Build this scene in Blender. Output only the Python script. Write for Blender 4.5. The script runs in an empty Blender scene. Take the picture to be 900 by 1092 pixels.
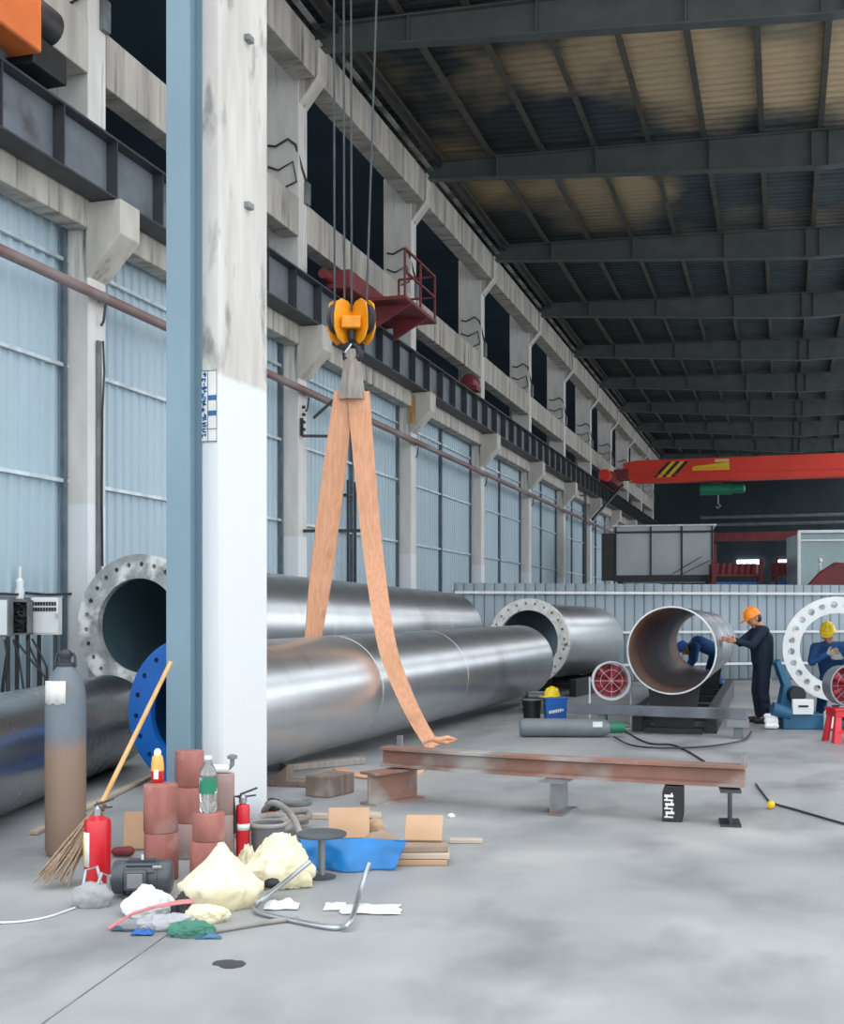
import bpy, bmesh, math, random
from mathutils import Vector, Matrix, noise
random.seed(7)
S = bpy.context.scene
COL = S.collection
PI = math.pi
# ------------------------------------------------------------------ camera frame used for measuring
FPX, XV, YH, CAMZ = 1250.0, 835.0, 652.0, 1.7
TH = math.atan((XV - 450.0) / FPX)
CT, ST = math.cos(TH), math.sin(TH)

def cw(xc, d, z):            # lateral offset / depth / height -> world
    return Vector((xc * CT - d * ST, xc * ST + d * CT, z))
def px(x, y, d):
    return cw((x - 450.0) / FPX * d, d, CAMZ + (YH - y) / FPX * d)
def fl(x, y, z=0.0):         # point of the picture lying on a horizontal plane
    d = (CAMZ - z) * FPX / (y - YH)
    return cw((x - 450.0) / FPX * d, d, z)
def on_x(x, y, X):           # point on a plane parallel to the side wall
    u = (x - 450.0) / FPX
    d = X / (u * CT - ST)
    return Vector((X, d * (u * ST + CT), CAMZ + (YH - y) / FPX * d))
def on_y(x, y, Y):
    u = (x - 450.0) / FPX
    d = Y / (u * ST + CT)
    return Vector((d * (u * CT - ST), Y, CAMZ + (YH - y) / FPX * d))

# ------------------------------------------------------------------ materials
def lin(c):
    if isinstance(c, str):
        c = [int(c[i:i + 2], 16) / 255 for i in (0, 2, 4)]
    return tuple((v / 12.92 if v <= .04045 else ((v + .055) / 1.055) ** 2.4) for v in c) + (1.0,)

def mat(name, c1, c2=None, rough=.6, metal=0.0, scale=4.0, stretch=(1, 1, 1), detail=6, lo=.35, hi=.65,
        bump=0.0, bscale=None, bstretch=None, rough2=None, c3=None, s3=1.0, st3=(1, 1, 1), lo3=.55, hi3=.7, spec=.5, trans=0.0, coat=0.0):
    m = bpy.data.materials.new(name); m.use_nodes = True
    nt = m.node_tree; N = nt.nodes; L = nt.links
    b = N['Principled BSDF']
    b.inputs['Roughness'].default_value = rough; b.inputs['Metallic'].default_value = metal
    b.inputs['Specular IOR Level'].default_value = spec
    b.inputs['Transmission Weight'].default_value = trans
    b.inputs['Coat Weight'].default_value = coat
    tc = N.new('ShaderNodeTexCoord')
    def nz(sc, st, det, l, h):
        mp = N.new('ShaderNodeMapping'); mp.inputs['Scale'].default_value = st
        L.new(tc.outputs['Object'], mp.inputs['Vector'])
        n = N.new('ShaderNodeTexNoise'); n.inputs['Scale'].default_value = sc; n.inputs['Detail'].default_value = det
        L.new(mp.outputs[0], n.inputs['Vector'])
        r = N.new('ShaderNodeMapRange'); r.inputs[1].default_value = l; r.inputs[2].default_value = h
        L.new(n.outputs[0], r.inputs[0])
        return r.outputs[0]
    def mix(f, a, bb):
        x = N.new('ShaderNodeMix'); x.data_type = 'RGBA'
        if hasattr(f, 'is_linked'): L.new(f, x.inputs[0])
        else: x.inputs[0].default_value = f
        for s, v in ((6, a), (7, bb)):
            if isinstance(v, tuple): x.inputs[s].default_value = v
            else: L.new(v, x.inputs[s])
        return x.outputs[2]
    out = lin(c1)
    if c2 is not None:
        f = nz(scale, stretch, detail, lo, hi)
        out = mix(f, lin(c1), lin(c2))
        if rough2 is not None:
            r = N.new('ShaderNodeMapRange'); L.new(f, r.inputs[0])
            r.inputs[3].default_value = rough; r.inputs[4].default_value = rough2
            L.new(r.outputs[0], b.inputs['Roughness'])
    if c3 is not None:
        out = mix(nz(s3, st3, 8, lo3, hi3), out, lin(c3))
    if isinstance(out, tuple): b.inputs['Base Color'].default_value = out
    else: L.new(out, b.inputs['Base Color'])
    if bump:
        f2 = nz(bscale or scale * 3, bstretch or stretch, 5, .2, .8)
        bm = N.new('ShaderNodeBump'); bm.inputs['Strength'].default_value = bump; bm.inputs['Distance'].default_value = .02
        L.new(f2, bm.inputs['Height']); L.new(bm.outputs[0], b.inputs['Normal'])
    m['mixfn'] = 0
    return m

def emit(name, c, s):
    m = bpy.data.materials.new(name); m.use_nodes = True
    b = m.node_tree.nodes['Principled BSDF']
    b.inputs['Base Color'].default_value = lin(c)
    b.inputs['Emission Color'].default_value = lin(c); b.inputs['Emission Strength'].default_value = s
    return m

def zsplit(m, z, c, soft=.02, wob=.06):      # a coat of paint up to a given height of the object
    nt = m.node_tree; N = nt.nodes; L = nt.links
    b = N['Principled BSDF']; src = b.inputs['Base Color'].links[0].from_socket
    tc = N.new('ShaderNodeTexCoord'); sp = N.new('ShaderNodeSeparateXYZ'); L.new(tc.outputs['Object'], sp.inputs[0])
    n = N.new('ShaderNodeTexNoise'); n.inputs['Scale'].default_value = 6; L.new(tc.outputs['Object'], n.inputs['Vector'])
    ma = N.new('ShaderNodeMath'); ma.operation = 'MULTIPLY_ADD'; L.new(n.outputs[0], ma.inputs[0]); ma.inputs[1].default_value = wob
    L.new(sp.outputs[2], ma.inputs[2])
    r = N.new('ShaderNodeMapRange'); r.inputs[1].default_value = z - soft; r.inputs[2].default_value = z + soft
    L.new(ma.outputs[0], r.inputs[0])
    x = N.new('ShaderNodeMix'); x.data_type = 'RGBA'; L.new(r.outputs[0], x.inputs[0])
    if isinstance(c, str): x.inputs[6].default_value = lin(c)
    L.new(src, x.inputs[7]); L.new(x.outputs[2], b.inputs['Base Color'])
    return m

# ------------------------------------------------------------------ mesh building
class MB:
    def __init__(s): s.v = []; s.f = []; s.mi = []; s.m = 0
    def add(s, vs, fs):
        o = len(s.v); s.v += [Vector(v) for v in vs]
        for f in fs: s.f.append([i + o for i in f]); s.mi.append(s.m)
    def box(s, c, size, rot=None):
        x, y, z = (k / 2 for k in size); c = Vector(c)
        vs = [Vector((a * x, b * y, d * z)) for d in (-1, 1) for a, b in ((-1, -1), (1, -1), (1, 1), (-1, 1))]
        if rot is not None: vs = [rot @ v for v in vs]
        s.add([v + c for v in vs], [(3, 2, 1, 0), (4, 5, 6, 7), (0, 1, 5, 4), (1, 2, 6, 5), (2, 3, 7, 6), (3, 0, 4, 7)])
        return s
    def bar(s, a, b, w, h, up=(0, 0, 1)):       # a box from point a to point b
        a = Vector(a); b = Vector(b); d = (b - a).normalized(); up = Vector(up)
        sd = d.cross(up)
        if sd.length < 1e-4: sd = d.cross(Vector((1, 0, 0)))
        sd.normalize(); u = sd.cross(d)
        vs = []
        for p in (a, b):
            for i, j in ((-1, -1), (1, -1), (1, 1), (-1, 1)): vs.append(p + sd * i * w / 2 + u * j * h / 2)
        s.add(vs, [(3, 2, 1, 0), (4, 5, 6, 7), (0, 1, 5, 4), (1, 2, 6, 5), (2, 3, 7, 6), (3, 0, 4, 7)])
        return s
    def tube(s, pts, r, n=10, closed=False):
        pts = [Vector(p) for p in pts]; k = len(pts)
        rs = r if isinstance(r, (list, tuple)) else [r] * k
        t0 = (pts[1] - pts[0]).normalized()
        nrm = t0.orthogonal().normalized(); vs = []
        for i, p in enumerate(pts):
            a = pts[i - 1] if (i or closed) else p; b = pts[(i + 1) % k] if (i < k - 1 or closed) else p
            t = (b - a).normalized()
            nrm = (nrm - t * nrm.dot(t)).normalized(); bn = t.cross(nrm)
            for j in range(n):
                an = 2 * PI * j / n; vs.append(p + (nrm * math.cos(an) + bn * math.sin(an)) * rs[i])
        fs = []
        for i in range(k if closed else k - 1):
            i2 = (i + 1) % k
            for j in range(n): fs.append((i * n + j, i * n + (j + 1) % n, i2 * n + (j + 1) % n, i2 * n + j))
        if not closed: fs += [tuple(range(n - 1, -1, -1)), tuple((k - 1) * n + j for j in range(n))]
        s.add(vs, fs); return s
    def lathe(s, prof, n=24, c=(0, 0, 0), M=None):   # profile of (r, z) about z
        vs = []; fs = []; c = Vector(c); k = len(prof)
        for r, z in prof:
            for j in range(n):
                v = Vector((max(r, 1e-4) * math.cos(2 * PI * j / n), max(r, 1e-4) * math.sin(2 * PI * j / n), z))
                vs.append((M @ v if M else v) + c)
        for i in range(k - 1):
            for j in range(n): fs.append((i * n + j, i * n + (j + 1) % n, (i + 1) * n + (j + 1) % n, (i + 1) * n + j))
        if prof[0][0] > 1e-3 and prof[0] != prof[-1]: fs.append(tuple(range(n - 1, -1, -1)))
        if prof[-1][0] > 1e-3 and prof[0] != prof[-1]: fs.append(tuple((k - 1) * n + j for j in range(n)))
        s.add(vs, fs); return s
    def strap(s, pts, wd, w, t):                 # flat band along pts, wd = width directions
        pts = [Vector(p) for p in pts]; k = len(pts); vs = []; fs = []
        for i, p in enumerate(pts):
            tn = (pts[min(i + 1, k - 1)] - pts[max(i - 1, 0)]).normalized()
            d = Vector(wd[i] if isinstance(wd, list) else wd); d = (d - tn * d.dot(tn)).normalized(); nn = tn.cross(d)
            ww = w[i] if isinstance(w, list) else w
            for a, b in ((-1, -1), (1, -1), (1, 1), (-1, 1)): vs.append(p + d * a * ww / 2 + nn * b * t / 2)
        for i in range(k - 1):
            for j in range(4): fs.append((i * 4 + j, i * 4 + (j + 1) % 4, i * 4 + 4 + (j + 1) % 4, i * 4 + 4 + j))
        fs += [(3, 2, 1, 0), tuple((k - 1) * 4 + j for j in range(4))]
        s.add(vs, fs); return s
    def prism(s, poly, a, b, axis='y'):          # polygon (2D) extruded between a and b along an axis
        n = len(poly)
        def pt(p, q): return {'y': (p[0], q, p[1]), 'x': (q, p[0], p[1]), 'z': (p[0], p[1], q)}[axis]
        s.add([pt(p, a) for p in poly] + [pt(p, b) for p in poly],
              [tuple(range(n)), tuple(range(2 * n - 1, n - 1, -1))] + [(i + n, (i + 1) % n + n, (i + 1) % n, i) for i in range(n)])
        return s
    def cone(s, a, b, ra, rb, n=12):             # rounded tapered limb
        a = Vector(a); b = Vector(b); d = b - a
        if d.length < 1e-5: d = Vector((0, 0, 1e-3)); b = a + d
        M = d.to_track_quat('Z', 'Y').to_matrix(); Lh = d.length
        pr = [(ra * math.sin(PI / 2 * i / 4), -ra * math.cos(PI / 2 * i / 4)) for i in range(5)] + \
             [(rb * math.cos(PI / 2 * i / 4), Lh + rb * math.sin(PI / 2 * i / 4)) for i in range(5)]
        return s.lathe(pr, n, a, M)
    def mesh(s, name, mats, ang=35, fix=True):
        me = bpy.data.meshes.new(name); me.from_pydata([tuple(v) for v in s.v], [], s.f)
        for m in (mats if isinstance(mats, (list, tuple)) else [mats]): me.materials.append(m)
        me.polygons.foreach_set('material_index', s.mi)
        if fix:
            b = bmesh.new(); b.from_mesh(me); bmesh.ops.recalc_face_normals(b, faces=b.faces); b.to_mesh(me); b.free()
        me.polygons.foreach_set('use_smooth', [True] * len(me.polygons))
        me.set_sharp_from_angle(angle=math.radians(ang)); me.update()
        return me
    def build(s, name, mats, parent=None, bevel=0, ang=35, loc=None, fix=True):
        o = bpy.data.objects.new(name, s.mesh(name, mats, ang, fix)); COL.objects.link(o)
        if parent is not None: o.parent = parent
        if loc is not None: o.location = loc
        if bevel:
            m = o.modifiers.new('edge', 'BEVEL'); m.width = bevel; m.segments = 2; m.limit_method = 'ANGLE'
        return o
    def melt(s, name, m, parent=None, vox=.01, it=4, loc=None):      # one continuous skin over overlapping volumes
        o = s.build(name, m, parent, loc=loc)
        r = o.modifiers.new('skin', 'REMESH'); r.mode = 'VOXEL'; r.voxel_size = vox; r.use_smooth_shade = True
        q = o.modifiers.new('ease', 'SMOOTH'); q.iterations = it; q.factor = .5
        return o

def tag(o, label=None, cat=None, group=None, kind=None):
    if label: o['label'] = label
    if cat: o['category'] = cat
    if group: o['group'] = group
    if kind: o['kind'] = kind
    return o
def thing(name, label, cat, loc=(0, 0, 0), rz=0.0, group=None, quat=None):
    o = bpy.data.objects.new(name, None); COL.objects.link(o); o.location = loc
    o.empty_display_size = .1
    if quat is not None: o.rotation_mode = 'QUATERNION'; o.rotation_quaternion = quat
    else: o.rotation_euler = (0, 0, rz)
    return tag(o, label, cat, group)
def copy_tree(o, loc=None, label=None, rz=None):
    c = o.copy(); COL.objects.link(c)
    if loc is not None: c.location = loc
    if rz is not None: c.rotation_euler = (0, 0, rz)
    if label: c['label'] = label
    def rec(src, dst):
        for ch in list(src.children):
            k = ch.copy(); COL.objects.link(k); k.parent = dst; rec(ch, k)
    rec(o, c)
    return c
def struct(o): o['kind'] = 'structure'; return o
ORD = ['first', 'second', 'third', 'fourth', 'fifth', 'sixth', 'seventh', 'eighth', 'ninth', 'tenth', 'eleventh', 'twelfth', 'thirteenth', 'fourteenth']

def ring_with_holes(mb, ri, ro, y0, y1, nh, rh, rb=None, phase=0.0):
    """flat ring about local Y between y0 and y1, with nh real bolt holes."""
    rb = rb or (ri + ro) / 2
    dth = 2 * PI / nh
    def P(r, t, y): return (r * math.cos(t), y, r * math.sin(t))
    for k in range(nh):
        tc = phase + k * dth
        outer = []
        for i in range(4): outer.append((ro, tc - dth / 2 + dth * i / 4))
        for i in range(4): outer.append((ro + (ri - ro) * i / 4, tc + dth / 2))
        for i in range(4): outer.append((ri, tc + dth / 2 - dth * i / 4))
        for i in range(4): outer.append((ri + (ro - ri) * i / 4, tc - dth / 2))
        hole = []
        for r, t in outer:
            a = math.atan2((t - tc) * rb, r - rb)
            hole.append((rb + rh * math.cos(a), tc + rh * math.sin(a) / rb))
        n = 16
        vs = [P(r, t, y0) for r, t in outer] + [P(r, t, y0) for r, t in hole] + [P(r, t, y1) for r, t in outer] + [P(r, t, y1) for r, t in hole]
        fs = []
        for i in range(n):
            j = (i + 1) % n
            fs += [(i, j, n + j, n + i), (2 * n + i, 3 * n + i, 3 * n + j, 2 * n + j), (n + i, n + j, 3 * n + j, 3 * n + i)]
            if i < 4 or 8 <= i < 12: fs.append((j, i, 2 * n + i, 2 * n + j))
        mb.add(vs, fs)
    return mb
# ------------------------------------------------------------------ materials of the hall
M = {}
M['concrete'] = mat('weathered_concrete', 'cac5bc', 'b0aba3', .85, scale=2.2, stretch=(1, 1, .35), bump=.25, c3='4f4a43', s3=1.6, st3=(2.5, 2.5, .35), lo3=.56, hi3=.74)
M['beamconc'] = mat('stained_concrete', 'bfbab1', '9c9790', .85, scale=1.3, stretch=(1, 2.5, .35), bump=.2, c3='55483a', s3=1.5, st3=(1, 4, .35), lo3=.55, hi3=.75)
M['lowcol'] = zsplit(mat('painted_wall_column', 'dad8d4', 'c6c3be', .85, scale=2.5, stretch=(1, 1, .3), bump=.2, c3='6b6259', s3=2, st3=(3, 3, .3), lo3=.6, hi3=.75), 3.15, 'dcdde0')
M['maincol'] = zsplit(mat('white_painted_column', 'cfcbc5', 'b9b4ad', .8, scale=3, stretch=(1.5, 1.5, .3), bump=.12, c3='8d8a86', s3=2.3, st3=(2, 2, .8), lo3=.58, hi3=.7), 3.47, 'dbdddf')
M['siding'] = mat('blue_sheet_siding', 'aec1cb', 'a2b6c1', .45, scale=.8, stretch=(1, 1, .2))
M['girt'] = mat('white_galvanised_rail', 'c9d3d8', 'aab5bb', .4, metal=.3)
M['darkframe'] = mat('dark_blue_grey_frame', '5f6e7a', '4e5a66', .5)
M['steelgrey'] = mat('grey_painted_steel', '6d747b', '5a6067', .5, scale=2, c3='3f4043', s3=1.5, st3=(1, 1, 1), lo3=.6, hi3=.75)
M['darksteel'] = mat('dark_oily_steel', '3b3f44', '2c2f33', .5, scale=3)
M['rafter'] = mat('dark_teal_rafter_paint', '5a6060', '4b5252', .55, scale=1.5, stretch=(1, 1, 1))
M['purlin'] = mat('dusty_purlin_steel', '5d5a52', '45453f', .55, scale=2)
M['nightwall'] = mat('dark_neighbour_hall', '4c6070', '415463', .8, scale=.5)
M['gutter'] = mat('galvanised_tray', '8b8f90', '3a3e40', .45, scale=1.2, stretch=(.1, 1, .1), lo=.45, hi=.55)
M['rustpipe'] = mat('rusty_service_pipe', '8a7a78', '75504b', .55, scale=1.1, stretch=(1, .6, 1), c3='8f9092', s3=.5)
M['cable'] = mat('black_rubber_cable', '1c1e21', '26282b', .5)
M['greybox'] = mat('grey_box_paint', '767d80', '5b6164', .5)
M['bluesteel'] = mat('blue_grey_column_paint', '76909d', '69828f', .45, scale=1.5, stretch=(1, 1, .3))
M['roof'] = mat('aged_lining_painted_light', '4c5659', '3d484c', .75, scale=.45, stretch=(1, 2.5, 1), c3='cdb490', s3=.22, st3=(.9, .8, 1), lo3=.47, hi3=.6, bump=.3, bscale=1.5, bstretch=(.15, 4, 1))
M['floor'] = mat('dusty_concrete_floor', 'a9a9a8', '8b8d8f', .62, scale=.9, detail=10, lo=.3, hi=.7, bump=.12, bscale=7, rough2=.45, c3='6f7173', s3=1.3, st3=(1, .5, 1), lo3=.5, hi3=.78)
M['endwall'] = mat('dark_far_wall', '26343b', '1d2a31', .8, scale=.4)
M['lit'] = emit('daylight_window', 'f4fbff', 3.0)

WX = -8.73                      # inner face of the wall columns
T0, BAY = 13.86, 7.0
def tk(k): return T0 + BAY * k

# floor
struct(MB().box((6, 38, -.1), (44, 124, .2)).build('floor', M['floor']))
jt = MB(); a = fl(45, 1092); b = fl(205, 978)
jt.bar(a + Vector((0, 0, .001)), b + Vector((0, 0, .001)), .008, .003)
struct(jt.build('trim_1', M['greybox']))

# tan of the yellowed lining also paints in light on the first roof bays
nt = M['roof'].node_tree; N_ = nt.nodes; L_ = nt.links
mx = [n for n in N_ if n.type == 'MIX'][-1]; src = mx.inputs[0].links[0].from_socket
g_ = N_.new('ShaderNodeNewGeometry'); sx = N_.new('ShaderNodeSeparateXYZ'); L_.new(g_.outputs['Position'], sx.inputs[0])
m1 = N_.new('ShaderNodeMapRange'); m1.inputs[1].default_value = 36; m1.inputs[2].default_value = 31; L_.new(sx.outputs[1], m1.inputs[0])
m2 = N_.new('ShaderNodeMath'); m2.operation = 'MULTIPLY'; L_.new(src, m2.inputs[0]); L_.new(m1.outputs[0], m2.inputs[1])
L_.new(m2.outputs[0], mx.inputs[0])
# wall: corrugated blue sheets
def corrugated(x, y0, y1, z0, z1, per=.22, dep=.035, th=.01):
    prof = []; y = y0
    while y < y1:
        prof += [(0, y), (0, y + per * .55), (dep, y + per * .66), (dep, y + per * .89)]; y += per
    prof.append((0, y)); n = len(prof); mb = MB()
    vs = []
    for o in (0, -th):
        for z in (z0, z1): vs += [(x + p + o, q, z) for p, q in prof]
    fs = []
    for i in range(n - 1):
        fs += [(i, i + 1, n + i + 1, n + i), (2 * n + i, 3 * n + i, 3 * n + i + 1, 2 * n + i + 1), (i, 2 * n + i, 2 * n + i + 1, i + 1), (n + i, n + i + 1, 3 * n + i + 1, 3 * n + i)]
    mb.add(vs, fs); return mb
struct(corrugated(-9.12, 4, 92, 0, 6.8).build('wall_left', M['siding'], ang=20))
# the dark hall next door, seen through the open upper bays
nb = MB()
nb.box((-18, 48, 9.9), (.2, 92, 6.2)); nb.box((-14.0, 48, 13.1), (8.2, 92, .2)); nb.box((-13.8, 48, 6.75), (8.6, 92, .1))  # roof stops short of the wall: a slot added to let sky light in
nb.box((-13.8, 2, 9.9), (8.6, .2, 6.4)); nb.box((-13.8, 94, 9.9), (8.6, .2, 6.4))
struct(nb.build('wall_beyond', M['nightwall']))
for i in range(4):
    struct(MB().bar((-16.9, 4, 8.2 + i * 1.35), (-16.9, 92, 8.2 + i * 1.35), .1, .14).build('trim_%d' % (20 + i), M['steelgrey']))

# sheet rails between the columns
for i, z in enumerate((1.9, 3.42, 4.94, 6.33)):
    struct(MB().box((-9.06, 48, z), (.06, 88, .05)).build('trim_%d' % (2 + i), M['girt']))
# posts splitting the sheeting of the further bays
n = 30
for k in range(2, 10):
    struct(MB().box((-9.05, tk(k) - BAY / 2 - .2, 3.4), (.07, .09, 6.7)).build('trim_%d' % n, M['darkframe'])); n += 1
    struct(MB().box((-9.05, tk(k) - .5, 3.4), (.06, .07, 6.7)).build('trim_%d' % n, M['darkframe'])); n += 1
for k in range(-1, 2):
    struct(MB().box((-9.05, tk(k) - .5, 3.4), (.06, .07, 6.7)).build('trim_%d' % n, M['darkframe'])); n += 1

# concrete wall columns
proto = thing('wall_column', 'x', 'column', (WX, tk(-1), 0), group='concrete columns along the side wall')
MB().box((-.36, -.21, 6.2), (.72, .42, 12.4)).build('shaft', M['lowcol'], proto, bevel=.015)
MB().prism([(-.02, 6.08), (.5, 6.62), (.5, 7.07), (-.02, 7.07)], -.45, 0.03).build('corbel', M['concrete'], proto, bevel=.012)
MB().prism([(-.02, 11.28), (.4, 11.8), (.4, 12.44), (-.02, 12.44)], -.40, .02).build('haunch', M['concrete'], proto, bevel=.012)
eb = MB().box((.03, -.08, 9.68), (.1, .16, .42)).build('junction_box', M['greybox'], proto, bevel=.01)
cb = MB()
cb.tube([(-.62, -.44, 10.55), (-.45, -.47, 10.5), (-.2, -.46, 10.62), (-.05, -.45, 10.5), (0.02, -.3, 10.1), (.03, -.1, 9.9)], .022, 6)
cb.tube([(-.62, -.44, 10.15), (-.4, -.46, 10.05), (-.1, -.46, 10.18), (-.03, -.45, 9.8), (-.6, -.45, 9.6)], .018, 6)
cb.build('cable_loop', M['darksteel'], proto)
cols = {-1: proto}
for k in range(0, 11):
    cols[k] = copy_tree(proto, (WX, tk(k), 0))
who = {-1: 'stained concrete wall column standing at the very edge of the view, orange crane end truck beside it',
       0: 'concrete wall column with corbel behind the grey gas cylinder, vertical conduit on its face',
       1: 'concrete wall column with corbel beside the orange hook block and red platform',
       2: 'concrete wall column whose corbel has a rust-brown stain, past the sling'}
for k, o in cols.items():
    o['label'] = who.get(k) or '%s concrete wall column counting from the one behind the gas cylinder' % ORD[k]
# stained face of the corbel beside the girder
MB().box((.02, -.452, 6.66), (.2, .006, .7)).build('rust_stain', mat('rust_run', 'a9793a', 'b7a078', .8, scale=4, stretch=(2, 1, .4)), cols[2])

# ring beam, sill beam, cornice : one stretch per bay
n = 60
for k in range(-1, 10):
    y0, y1 = tk(k) + .01, tk(k + 1) - .43
    for zz, h, x, w in ((6.92, .4, WX - .12, .3), (9.13, .73, WX - .16, .34), (12.1, .76, WX + .12, .44)):
        b = MB().box((x, (y0 + y1) / 2, zz), (w, y1 - y0, h))
        struct(b.build('trim_%d' % n, M['beamconc'], bevel=.015)); n += 1

# crane runway girder
gx = -8.48
g = thing('crane_runway_girder', 'long grey steel crane runway girder resting on the corbels of the wall columns', 'girder', (gx, 4, 7.075))
mb = MB().box((0, 44, .39), (.025, 88, .76)); mb.build('web', M['steelgrey'], g)
MB().box((0, 44, .012), (.36, 88, .025)).build('bottom_flange', M['darksteel'], g)
MB().box((0, 44, .775), (.36, 88, .03)).build('top_flange', M['darksteel'], g)
MB().box((0, 44, .82), (.07, 88, .06)).build('rail', M['darksteel'], g)
st = MB().box((.095, 0, .39), (.16, .02, .74)).build('stiffener', M['darksteel'], g, loc=(0, 1.2, 0))
for i in range(1, 72):
    c = st.copy(); COL.objects.link(c); c.parent = g; c.location = (0, 1.2 + 1.18 * i, 0)

# service pipe with hangers
sp = thing('service_pipe', 'long rust-brown service pipe running along the side wall below the corbels', 'pipe', (WX + .12, 4, 5.86))
MB().tube([(0, 0, 0), (0, 88, 0)], .07, 14).build('pipe_run', M['rustpipe'], sp)
h0 = None
for k in range(-1, 10):
    if h0 is None:
        h0 = MB().box((-.052, 0, -.02), (.1, .05, .04)).tube([(.0, 0, -.08), (-.03, 0, -.3), (-.07, 0, -.36)], .018, 6).build('bracket', M['darksteel'], sp, loc=(0, tk(k) - .2 - 4, 0))
    else:
        c = h0.copy(); COL.objects.link(c); c.parent = sp; c.location = (0, tk(k) - .2 - 4, 0)

# conduit on the first column face
cd = thing('conduit', 'dark vertical conduit with a cable fixed on the wall column behind the gas cylinder', 'conduit', (WX + .006, tk(0) - .22, 2.2))
MB().box((.025, 0, 1.55), (.05, .07, 3.1)).build('trunking', M['greybox'], cd, bevel=.008)
MB().tube([(.07, .03, 3.1), (.07, .06, 2.7), (.08, .0, 2.2), (.065, .01, 1), (.07, .02, .1)], .014, 6).build('cable', M['cable'], cd)

# cable tray under the eave
tr = thing('cable_tray', 'thin galvanised tray running along the eave above the cornice', 'cable tray', (WX + .46, 15, 12.55))
MB().box((0, 37, 0), (.1, 74, .05)).build('rail', M['gutter'], tr)
MB().box((.22, 37, .1), (.08, 74, .1)).build('upper_rail', M['darksteel'], tr)

# roof --------------------------------------------------------------
RX0, RX1 = -9.4, 4.6
def ztop(X): return 12.66 - .034 * (X + 5.7)
def zbot(X): return 12.34 - .078 * (X + 8.5) if X < .8 else 12.34 - .078 * 9.3 + .02 * (X - .8)
def rafter():
    r = bpy.data.objects.new('roof_rafter', None); COL.objects.link(r)
    w = MB(); xs = [WX + .02, -6, -3, .8, RX1]
    prof = [(x, zbot(x)) for x in xs] + [(x, ztop(x)) for x in reversed(xs)]
    w.prism(prof, -.012, .012); w.build('web', M['rafter'], r)
    f = MB()
    for i in range(len(xs) - 1):
        f.bar((xs[i], 0, zbot(xs[i])), (xs[i + 1], 0, zbot(xs[i + 1])), .26, .03)
    f.build('bottom_flange', M['rafter'], r)
    f = MB().bar((xs[0], 0, ztop(xs[0])), (xs[-1], 0, ztop(xs[-1])), .26, .03); f.build('top_flange', M['rafter'], r)
    for x in (-6.6, -4.2, -1.6, .62, .98, 3):
        MB().box((x, -.07, (zbot(x) + ztop(x)) / 2), (.025, .12, ztop(x) - zbot(x) - .03)).build('stiffener', M['rafter'], r)
    return r
r0 = rafter(); r0['group'] = 'roof rafters'; r0['category'] = 'rafter'; r0.location = (0, tk(1) - .2, 0)
rs = [r0] + [copy_tree(r0, (0, tk(k) - .2, 0)) for k in range(2, 11)]
for i, o in enumerate(rs):
    o['label'] = 'dark tapered steel roof rafter, %s from the orange hook going into the hall' % ORD[i]
Y0R, Y1R = tk(0) + 2.5, 92.3
for i in range(11):
    X = -8.05 + 1.26 * i
    p = MB().box((0, 0, .1), (.07, Y1R - Y0R, .16))
    p.box((.03, 0, .02), (.12, Y1R - Y0R, .015))
    o = p.build('roof_purlin', M['purlin'], loc=(X, (Y0R + Y1R) / 2, ztop(X) + .02))
    tag(o, '%s slim roof purlin counting from the side wall, running over the rafters' % ORD[i], 'purlin', 'roof purlins')
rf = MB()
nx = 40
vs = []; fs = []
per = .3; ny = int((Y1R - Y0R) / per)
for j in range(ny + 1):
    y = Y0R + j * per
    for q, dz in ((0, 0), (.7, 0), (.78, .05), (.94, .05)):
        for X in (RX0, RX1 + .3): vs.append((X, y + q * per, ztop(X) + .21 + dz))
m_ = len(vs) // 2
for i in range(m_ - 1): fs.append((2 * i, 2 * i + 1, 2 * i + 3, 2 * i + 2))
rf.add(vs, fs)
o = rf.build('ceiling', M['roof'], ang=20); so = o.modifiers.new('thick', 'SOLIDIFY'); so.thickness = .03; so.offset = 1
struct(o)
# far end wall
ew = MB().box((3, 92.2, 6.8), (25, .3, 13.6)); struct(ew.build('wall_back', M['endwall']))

# unseen roof slab, added to shape the sky strip mirrored in the pipes
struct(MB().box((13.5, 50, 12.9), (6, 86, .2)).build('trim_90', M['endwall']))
# ------------------------------------------------------------------ main materials
M['shell'] = mat('brushed_steel_shell', 'd8dadc', 'c4c7ca', .27, metal=.92, scale=1.0, stretch=(.3, 1.5, .3), detail=5, lo=.2, hi=.8, rough2=.36, bump=.05, bscale=2.5, bstretch=(.3, 7, .3), c3='8d9093', s3=.8, st3=(.6, 1.2, .6), lo3=.58, hi3=.8)
M['shelldark'] = mat('dark_mill_steel_shell', 'a5a9ad', '94989c', .24, metal=.95, scale=.8, stretch=(.5, 1, .5), rough2=.3)
M['inside'] = mat('dark_pipe_inside', '67828e', '587380', .6, metal=.2, scale=2)
M['rustinside'] = mat('rusty_pipe_inside', 'd69c76', '9a8072', .38, metal=.4, scale=1.3, stretch=(.5, 4, .5), c3='6d6f70', s3=1.1, lo3=.5, hi3=.7)
M['flange'] = mat('primed_flange', 'b7b9b8', '8f9291', .55, metal=.3, scale=4, c3='e9e9e6', s3=3.2, lo3=.5, hi3=.62, bump=.1)
M['whiteflange'] = mat('whitewashed_flange', 'e6e5e2', 'c9c8c4', .6, scale=5, c3='4a4a48', s3=7, lo3=.6, hi3=.7)
M['blueflange'] = mat('blue_painted_flange', '1463b8', '0f549f', .4, scale=3)
M['blueinside'] = mat('dark_blue_inside', '16426f', '123558', .5)
M['edge'] = mat('bare_steel_edge', 'c4c7c9', 'a8abad', .3, metal=.8)
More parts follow.
